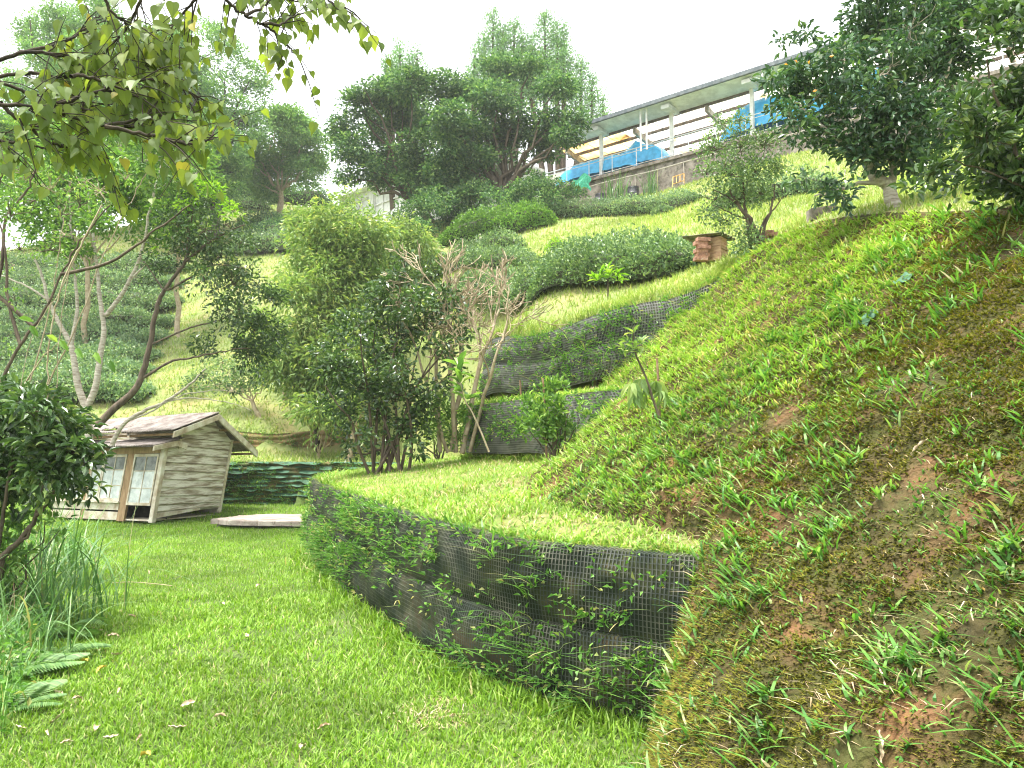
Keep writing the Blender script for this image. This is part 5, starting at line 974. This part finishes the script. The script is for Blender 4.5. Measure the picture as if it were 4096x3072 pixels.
for s in (-2.6, 1.9, 6.1, 10.3, 14.6, 18.8):
    mb = MB(); mb.hexa(BL([s-.08, s+.08, s+.08, s-.08]*2, [.3, .3, 5.2, 5.2]*2, [rz(.3)-.5, rz(.3)-.5, rz(5.2)-.45, rz(5.2)-.45, rz(.3)-.18, rz(.3)-.18, rz(5.2)-.18, rz(5.2)-.18])); mb.build('rafter', M['brace'], bd)
    mb = MB(); bbox(mb, s-.07, s+.07, 5.0, 5.14, ZF, rz(5)-.4); mb.build('back_post', M['purlin'], bd)
for s in (-4.3, 0, 4.3, 8.6, 12.9, 17.2):
    if s > -4: mb = MB(); bbox(mb, s-.085, s+.085, -.09, .09, ZF, rz(0)-.25); mb.build('front_post', M['wpaint'], bd)
    if s > -4: mb = MB(); bbox(mb, s-.16, s+.3, -.8, .3, rz(0)-.26, rz(0)-.06); mb.build('beam_end', M['soffit'], bd)
for s in (2.9, 3.25):
    mb = MB(); mb.tube(BL([s]*2, [-.7]*2, [ZF+.6, rz(-.7)-.05]), .055, 8); mb.build('downpipe', M['wpaint'], bd)
mb = MB(); [mb.tube(BL([s0, s0+1.4], [.36, 5.1], [rz(.36)-.05, rz(5.1)-.05]), .018, 4) for s0 in np.arange(-3, 19, 1.45)]; mb.build('roof_bracing', M['purlin'], bd)
mb = MB(); bbox(mb, -3.6, 21, -.05, 7, ZF-.25, ZF-.0); mb.build('floor_slab', M['conc'], bd)
mb = MB(); bbox(mb, -5.2, -3.0, 1.2, 3.5, ZF-1, ZF+1.5); tag(mb.build('cream_block', M['cream']), 'plain cream block behind the trunks at the left end of the open building', 'outbuilding')
mb = MB(); S_ = np.arange(-3.9, 21, .35); Zs = np.linspace(11.5, ZF, 12); SS, ZZ = np.meshgrid(S_, Zs, indexing='ij'); V = BL(SS, -.3+.02*(fbm(SS*2, ZZ*3, 4)-.5), ZZ).reshape(-1, 3); b = 12; i = (np.arange(len(S_)-1)[:, None]*b+np.arange(b-1)[None]).ravel()
mb.add(V, f4=np.c_[i, i+b, i+b+1, i+1]); bbox(mb, -3.9, 21, -.28, -.06, 11.5, ZF-.005); bbox(mb, -3.9, 21, -.42, -.305, ZF-.14, ZF+.02); o = tag(mb.build('concrete_wall', M['conc']), 'stained grey brown concrete retaining wall under the open building', 'concrete wall'); o['kind'] = 'thing'
rl = thing('railing', 'pale pipe railing along the edge above the concrete wall', 'railing', BL(3, -.3, ZF))
for z, r in ((1.0, .028), (.84, .018), (.12, .02)): mb = MB(); mb.tube(BL(np.linspace(-3.6, 21, 20), -.33, ZF+z), r, 6); mb.build('rail', M['steel'], rl)
for s in np.arange(-3.6, 20.5, 1.5): mb = MB(); mb.tube(BL([s]*2, [-.33]*2, [ZF, ZF+1.0]), .026, 6); mb.build('rail_post', M['steel'], rl)
mb = MB(); mb.tube(BL(np.linspace(-.5, 19, 24), -.5, ZF-.5+.03*np.sin(np.arange(24))), .03, 6); [mb.tube(BL([s, s+.02, s-.1], [-.5]*3, [ZF-.5, ZF-1.2, ZF-1.9]), .022, 5) for s in (2.4, 5.2)]; tag(mb.build('water_pipe', M['tube']), 'thin pale water pipe with two drops fixed to the concrete wall', 'pipe')
def tarp(lab, s0, s1, n0, n1, hs, seed):
    S_ = np.linspace(s0, s1, 46); N_ = np.linspace(n0, n1, 22); SS, NN = np.meshgrid(S_, N_, indexing='ij'); u = (SS-s0)/(s1-s0); v = (NN-n0)/(n1-n0)
    hh = np.interp(u, np.linspace(0, 1, len(hs)), hs)*np.clip(np.sin(np.pi*np.clip(v*.94+.03, 0, 1))*2.2, 0, 1)**.8*np.clip(np.minimum(u, 1-u)*14, 0, 1)**.5
    hh = hh+.10*(fbm(SS*2.4, NN*2.4, seed)-.5)+.05*np.abs(np.sin(SS*4+NN*3+3*vn(SS, NN, seed))); V = BL(SS, NN, ZF+.02+np.maximum(hh, 0)).reshape(-1, 3); i = (np.arange(45)[:, None]*22+np.arange(21)[None]).ravel()
    return tag(mesh('blue_tarp', V, np.c_[i, i+22, i+23, i+1], M['tarp'], smooth=True), lab, 'tarpaulin', 'blue tarpaulins behind the railing')
tarp('blue tarp covering a long heap, leftmost behind the railing', -3.3, 2.2, -.05, 1.6, [.7, 1.05, 1.25, 1.2, 1.15, 1.1, .9], 3)
tarp('crumpled blue tarp heap with a dark peak, just right of the first white post', .6, 3.7, .25, 1.9, [.8, 1.35, 1.75, 1.4, 1.2, .5], 8)
tarp('tall blue tarp heap at the pair of thin white pipes', 6.6, 11.2, .1, 2.4, [.6, 1.8, 2.0, 1.9, 1.4], 5)
tarp('blue tarp mostly hidden behind the small grey green tree', 10.4, 15.2, .15, 2.6, [.9, 1.8, 2.0, 1.9, 1.5], 6)
for i, (px, py, Y, lab) in enumerate(((570.6, 217, 41.3, 'black plastic drum lowest down the slope, partly sunk behind the hedge'), (600, 206.5, 40.2, 'middle one of the three black plastic drums at the concrete wall'), (632.6, 200, 38.6, 'highest of the three black plastic drums, beside a tall grass tuft'))):
    b = P(px, py, Y); t_ = thing('plastic_drum', lab, 'drum', b, 'black drums at the concrete wall'); mb = MB(); h_ = [0, .02, .3, .32, .34, .62, .64, .66]; r_ = [.36, .37, .325, .335, .32, .285, .295, .27]
    mb.tube(np.array([[b[0]+.05*z, b[1], b[2]+z-.15] for z in np.r_[0, np.array(h_)[1:]+.12]]), r_, 22, True); mb.build('barrel', M['drum'], t_, True)
    mb = MB(); mb.tube(np.array([[b[0]+.04, b[1], b[2]+.62], [b[0]+.04, b[1], b[2]+.65]]), [.28, .28], 22, True); mb.build('rim', M['drum'], t_)
mb = MB(); q = P(584+0*1., 183, 38.5)
S_ = np.linspace(0, 1, 10); V = np.array([P(572+18*u+1.5*math.sin(v*9), 178+14*v+3*math.sin(u*7)-u*3, 41.2-.1*v) for u in S_ for v in S_]); i = (np.arange(9)[:, None]*10+np.arange(9)[None]).ravel()
tag(mesh('green_net', V, np.c_[i, i+1, i+11, i+10], M['gnet'], smooth=True), 'scrap of bright green net hanging over the left end of the concrete wall', 'net')
mb = MB()
for x0, y0, x1, y1 in ((673, 177, 684, 173.5), (673, 184, 684, 180.5), (673, 177, 672.5, 187), (684, 173.5, 684, 183), (676.5, 176, 676.5, 183), (680, 175, 680, 181.5)): mb.tube(np.array([P(x0, y0, 36.6), P(x1, y1, 36.3)]), .022, 5)
tag(mb.build('metal_frame', M['rust']), 'small orange metal frame leaning on the concrete wall', 'metal frame')
for lab, x, y, Y, n in (('grass tuft on the slope between the two higher black drums', 612, 204, 39.0, 40), ('grass tuft at the concrete wall right of the highest drum', 651, 195, 37.6, 50), ('tall grass tuft just left of the highest black drum', 622, 203, 38.8, 40)):
    clump(lab, x, y, Y, n, 1.7, .05, .5, spread=.25, group='grass tufts at the concrete wall', name='grass_tuft')
# ---------------------------------------------------------------- white house
O2 = np.array([-10.6, 48.4, 0]); e2 = np.array([.707, -.707, 0]); n2_ = np.array([.707, .707, 0])
def HL(s, n, z):
    s, n, z = np.broadcast_arrays(np.asarray(s, float), np.asarray(n, float), np.asarray(z, float)); return O2+s[..., None]*e2+n[..., None]*n2_+z[..., None]*np.array([0, 0, 1.])
def hbox(mb, s0, s1, n0, n1, z0, z1): return mb.hexa(HL([s0, s1, s1, s0]*2, [n0, n0, n1, n1]*2, [z0]*4+[z1]*4))
ho = thing('white_house', 'long white house with bands of grey windows half hidden by the dark trees', 'house', HL(5, 2, 13))
mb = MB(); hbox(mb, 0, 12, 0, 5, 12.5, 15.5); hbox(mb, 0, 12, 0, 5, 16.85, 17.25); hbox(mb, 0, 12, 2.2, 5, 15.5, 16.85)
for s in np.arange(0, 12.1, 3.0): hbox(mb, max(0, s-.22), min(12, s+.22), .0, .5, 15.5, 16.85)
mb.build('wall', M['wpaint'], ho)
mb = MB(); hbox(mb, -.3, 12.3, -.5, 5.3, 17.252, 17.42); mb.build('roof', M['wpaint'], ho)
for s in np.arange(0, 11.9, 3.0):
    fr = MB(); a0, a1 = s+.22, s+2.78
    for k in range(4): x = a0+(a1-a0)*k/3; hbox(fr, x-.04, x+.04, .08, .14, 15.5, 16.85)
    for z in (15.54, 16.2, 16.81): hbox(fr, a0+.04, a1-.04, .075, .135, z-.035, z+.035)
    f = fr.build('window', M['wpaint'], ho); gl = MB(); hbox(gl, a0+.01, a1-.01, .15, .16, 15.51, 16.84); gl.build('glass', M['hglass'] if 'hglass' in M else M['soffit'], f)

# ---------------------------------------------------------------- beehive, bricks, block
Yh = 11.8; hb = P(721, 259, Yh); hb = np.array([hb[0], hb[1]+.15, hb[2]]); ang = math.radians(40); u1 = np.array([-math.cos(ang), math.sin(ang), 0]); u2 = np.array([math.sin(ang)*.95, math.cos(ang), 0])
def QL(c, u, v, z0, z1, a0, a1, b0, b1, mb):
    C_ = [c+u*a+v*b+np.array([0, 0, z]) for z in (z0, z1) for a, b in ((a0, b0), (a1, b0), (a1, b1), (a0, b1))]; return mb.hexa(np.array(C_))
k0 = P(721, 259, Yh); hv_ = thing('beehive', 'brown wooden box beehive under a dark corrugated lid on the crest', 'beehive', k0)
w1, w2 = .27, .27
mb = MB(); QL(k0, u1, u2, .0, .115, 0, w1, 0, w2, mb); QL(k0, u1, u2, .118, .215, 0, w1, 0, w2, mb); mb.build('lower_box', M['hivewood'], hv_)
mb = MB(); QL(k0, u1, u2, .222, .30, .003, w1-.003, .003, w2-.003, mb); QL(k0, u1, u2, .303, .36, .003, w1-.003, .003, w2-.003, mb); mb.build('upper_box', M['hivewood'], hv_)
mb = MB(); QL(k0, u1, u2, -.01, .34, w1+.002, w1+.03, -.02, .0, mb); QL(k0, u1, u2, .17, .2, -.015, -.002, -.01, w2, mb); mb.build('batten', M['rawwood'], hv_)
for a, b in ((.01, .01), (w1-.04, .01), (.01, w2-.04), (w1-.04, w2-.04)): mb = MB(); QL(k0, u1, u2, -.2, -.003, a, a+.03, b, b+.03, mb); mb.build('leg', M['rawwood'], hv_)
S_ = np.linspace(-.1, w2+.12, 40); V = []
for s in S_:
    for a in np.linspace(-.08, w1+.34, 6): V.append(k0+u1*a+u2*s+np.array([0, 0, .375+.012*math.sin(s*60)+.03*(a/.4)]))
i = (np.arange(39)[:, None]*6+np.arange(5)[None]).ravel(); M['lid'] = mat('lid', [(.4, (.07, .08, .04)), (.6, (.2, .2, .11))], 8, rough=.9, bump=.4)
o = mesh('lid', np.array(V), np.c_[i, i+1, i+7, i+6], M['lid'], hv_, True); sd = o.modifiers.new('thick', 'SOLIDIFY'); sd.thickness = .012
def bricks(name, label, c, rows, ncol, bw, bh, bd_, rot, jit, group=None, solid=True):
    t_ = thing(name, label, 'brick stack', c, group); u = np.array([math.cos(rot), math.sin(rot), 0]); v = np.array([-math.sin(rot), math.cos(rot), 0]); c = np.asarray(c)
    for r in range(rows):
        for k in range(ncol):
            mb = MB(); j = RS.normal(0, jit, 3); a = (k-.5*(ncol-1))*bw*1.03+(bw*.25 if r % 2 else -.25*bw*0); QL(c+j*[1, 1, 0], u, v, r*bh*1.03, r*bh*1.03+bh, a-bw/2, a+bw/2, -bd_/2, bd_/2, mb); mb.build('brick', M['brick'], t_)
    return t_
bricks('brick_stack', 'stack of weathered reddish bricks left of the beehive under its lid', P(701, 260, Yh)+[0, .05, 0], 6, 1, .2, .058, .11, .15, .006)
t_ = thing('brick_pile', 'tumbled mossy bricks right of the small crooked tree', 'brick pile', P(770, 246, 10.9))
for i in range(15):
    c = P(RS.uniform(763, 786), 246, 10.9)+[0, RS.uniform(-.12, .12), 0]; z0 = .065*RS.integers(0, 4)*(1-abs(i-7)/14); r = RS.uniform(0, 3); mb = MB(); QL(c, np.array([math.cos(r), math.sin(r), RS.normal(0, .1)]), np.array([-math.sin(r), math.cos(r), RS.normal(0, .1)]), z0-.03, z0+.05, -.1, .1, -.05, .05, mb); mb.build('brick', M['brick'], t_)
c = P(822, 229, 9.9); c[2] = Zf(c[0], c[1])+.0; mb = MB()
for a0, a1, b0, b1, z0, z1 in ((-.17, .17, -.08, -.05, 0, .15), (-.17, .17, .05, .08, 0, .15), (-.17, -.13, -.05, .05, 0, .15), (-.02, .02, -.05, .05, 0, .15), (.13, .17, -.05, .05, 0, .15)): QL(c, np.array([.97, .05, .15]), np.array([-.05, 1, 0]), z0-.03, z1-.03, a0, a1, b0, b1, mb)
tag(mb.build('concrete_block', M['conc']), 'grey hollow concrete block lying in the grass under the big shrub', 'block')

# ---------------------------------------------------------------- litter
def ground_at(px, py, y0=1.2, y1=30):
    ys = np.linspace(y0, y1, 900); p = P(np.full(900, float(px)), np.full(900, float(py)), ys[:, None].T[0]) if False else np.array([P(px, py, y) for y in ys]); g_ = Z(p[:, 0], p[:, 1]); k = np.argmax(p[:, 2] <= g_)
    return p[k]
M['litter'] = mat('litter', [(.35, (.4, .28, .17)), (.6, (.62, .5, .36))], 30, rough=.75, bump=.2)
M['litter_y'] = mat('litter_y', [(.35, (.6, .38, .05)), (.6, (.72, .52, .1))], 30, rough=.6, bump=.2)
def curled(L_, W_, roll, bend):
    U, V_ = np.meshgrid(np.linspace(0, 1, 10), np.linspace(-1, 1, 7), indexing='ij'); w = W_*.5*np.sin(np.pi*(U*.93+.05))**.7; a = V_*roll
    x = (U-.5)*L_; y = w*np.sin(a)/max(roll, .1)*1.; z = w*(1-np.cos(a))/max(roll, .1)+bend*L_*np.sin(U*3.1)+.004*np.sin(U*17+V_*3); V = np.stack([x, y, z], -1).reshape(-1, 3); i = (np.arange(9)[:, None]*7+np.arange(6)[None]).ravel(); return V, np.c_[i, i+7, i+8, i+1]
protos = []
for i in range(3):
    V, Fc = curled(.075+.01*i, .035, [1.2, 2.0, .8][i], [.08, .15, -.1][i]); o = mesh('fallen_leaf', V, Fc, M['litter'], None, True); protos.append(o)
for i, (x, y) in enumerate([(240, 720), (325, 780), (370, 940), (490, 985), (745, 935), (345, 1110), (605, 1180), (300, 1210), (700, 1225), (420, 1270), (875, 1240), (1120, 1160), (1185, 1020), (1385, 1110), (1560, 570), (1405, 370), (835, 450), (620, 540), (715, 575), (940, 165), (740, 690), (1910, 1300), (2050, 1170), (130, 1165), (1630, 250)]):
    g_ = ground_at(x/6.32, 550+y/6.32, 3.2); o = protos[i] if i < 3 else protos[i % 3].copy()
    if i >= 3: SC.collection.objects.link(o)
    o.location = (g_[0], g_[1], g_[2]+.045); o.rotation_euler = (RS.normal(0, .3), RS.normal(0, .3), RS.uniform(0, 6.28)); s = RS.uniform(.8, 1.35); o.scale = (s, s, s)
    tag(o, 'small curled tan leaf fallen on the lawn', 'fallen leaf', 'tan leaves fallen on the lawn')
for lab, x, y in (('yellow brown curled leaf on the lawn, left of a pair', 530, 750), ('yellow brown curled leaf on the lawn, right of a pair', 640, 800), ('bright yellow leaf on the lawn at the bottom edge', 915, 1362)):
    g_ = ground_at(x/6.32, 550+y/6.32, 3.0); V, Fc = curled(.09, .05, 1.4, .1); o = mesh('fallen_leaf', V, Fc, M['litter_y'], None, True); o.location = (g_[0], g_[1], g_[2]+.05); o.rotation_euler = (.2, .3, RS.uniform(0, 6)); tag(o, lab, 'fallen leaf', 'yellow leaves fallen on the lawn')
def onbank(nm, lab, cat, x0, y0, x1, y1, W_, roll, m='litter', up=.03):
    a = ground_at(x0, y0, 1.2); b = ground_at(x1, y1, 1.2); b = P(x1, y1, a[1]) if abs(b[1]-a[1]) > .4 else b; d = b-a; L_ = np.linalg.norm(d); d /= L_; s = unit(np.cross(d, [.6, .5, .8])); n = np.cross(s, d); V, Fc = curled(L_, W_, roll, .03)
    c = (a+b)/2+np.array([-.5, -.4, .7])*up; V = c+V[:, :1]*d+V[:, 1:2]*s+V[:, 2:3]*n; return tag(mesh(nm, V, Fc, M[m], None, True), lab, cat)
onbank('dry_leaf', 'tan folded dry leaf lying on the mossy bank', 'dry leaf', 913, 458, 930, 443, .03, 1.3)
onbank('dry_leaf', 'large pointed dry leaf standing at the bottom edge of the bank', 'dry leaf', 884, 768, 882, 735, .02, .8)
onbank('bamboo_piece', 'short hollow pale bamboo piece on the lower bank', 'bamboo piece', 875, 661, 888, 691, .012, 3.0)
onbank('dry_leaf', 'narrow dry leaf upright at the foot of the bank by the lower wall', 'dry leaf', 657, 712, 656, 695, .018, .8)
onbank('dry_leaf', 'small pale dry leaf on the upper mossy bank', 'dry leaf', 768, 361, 770, 370, .015, 1)
for lab, x, y in (('scrap of green net showing in the upper bank grass, higher one', 903, 284), ('scrap of green net showing in the bank grass, lower one', 868, 320)):
    g_ = ground_at(x, y, 2.5); U, V_ = np.meshgrid(np.linspace(-1, 1, 9), np.linspace(-1, 1, 7), indexing='ij'); X_ = g_[0]+U*.05; Y_ = g_[1]+V_*.07; V = np.stack([X_, Y_, Z(X_, Y_)+.02+.03*vn(U*3, V_*3, 5)], -1).reshape(-1, 3); i = (np.arange(8)[:, None]*7+np.arange(6)[None]).ravel()
    tag(mesh('net_scrap', V, np.c_[i, i+7, i+8, i+1], M['net_green'], None, True), lab, 'net scrap')
mb = MB(); q = np.array([ground_at(x, y, 4)+[0, 0, .06] for x, y in ((112, 588), (130, 587), (155, 589), (172, 591))]); mb.tube(catmull(q, 4), .004, 5); tag(mb.build('dry_stalk', M['dry']), 'long thin dry stalk lying across the lawn by the reeds', 'stalk')
# ---------------------------------------------------------------- moist summer air
hz = bpy.data.meshes.new('haze'); hx = MB(); hx.hexa(np.array([(-75, -14, -6), (75, -14, -6), (75, 95, -6), (-75, 95, -6), (-75, -14, 40), (75, -14, 40), (75, 95, 40), (-75, 95, 40)], float))
m, t, new, lk = nodes('haze_air'); v = new('ShaderNodeVolumePrincipled'); v.inputs['Color'].default_value = (.95, .97, .93, 1); v.inputs['Density'].default_value = .0007; v.inputs['Anisotropy'].default_value = .2
o = new('ShaderNodeOutputMaterial'); lk(v.outputs[0], o.inputs['Volume']); h = hx.build('haze', m); tag(h, 'thin pale summer haze', None, None, 'stuff')
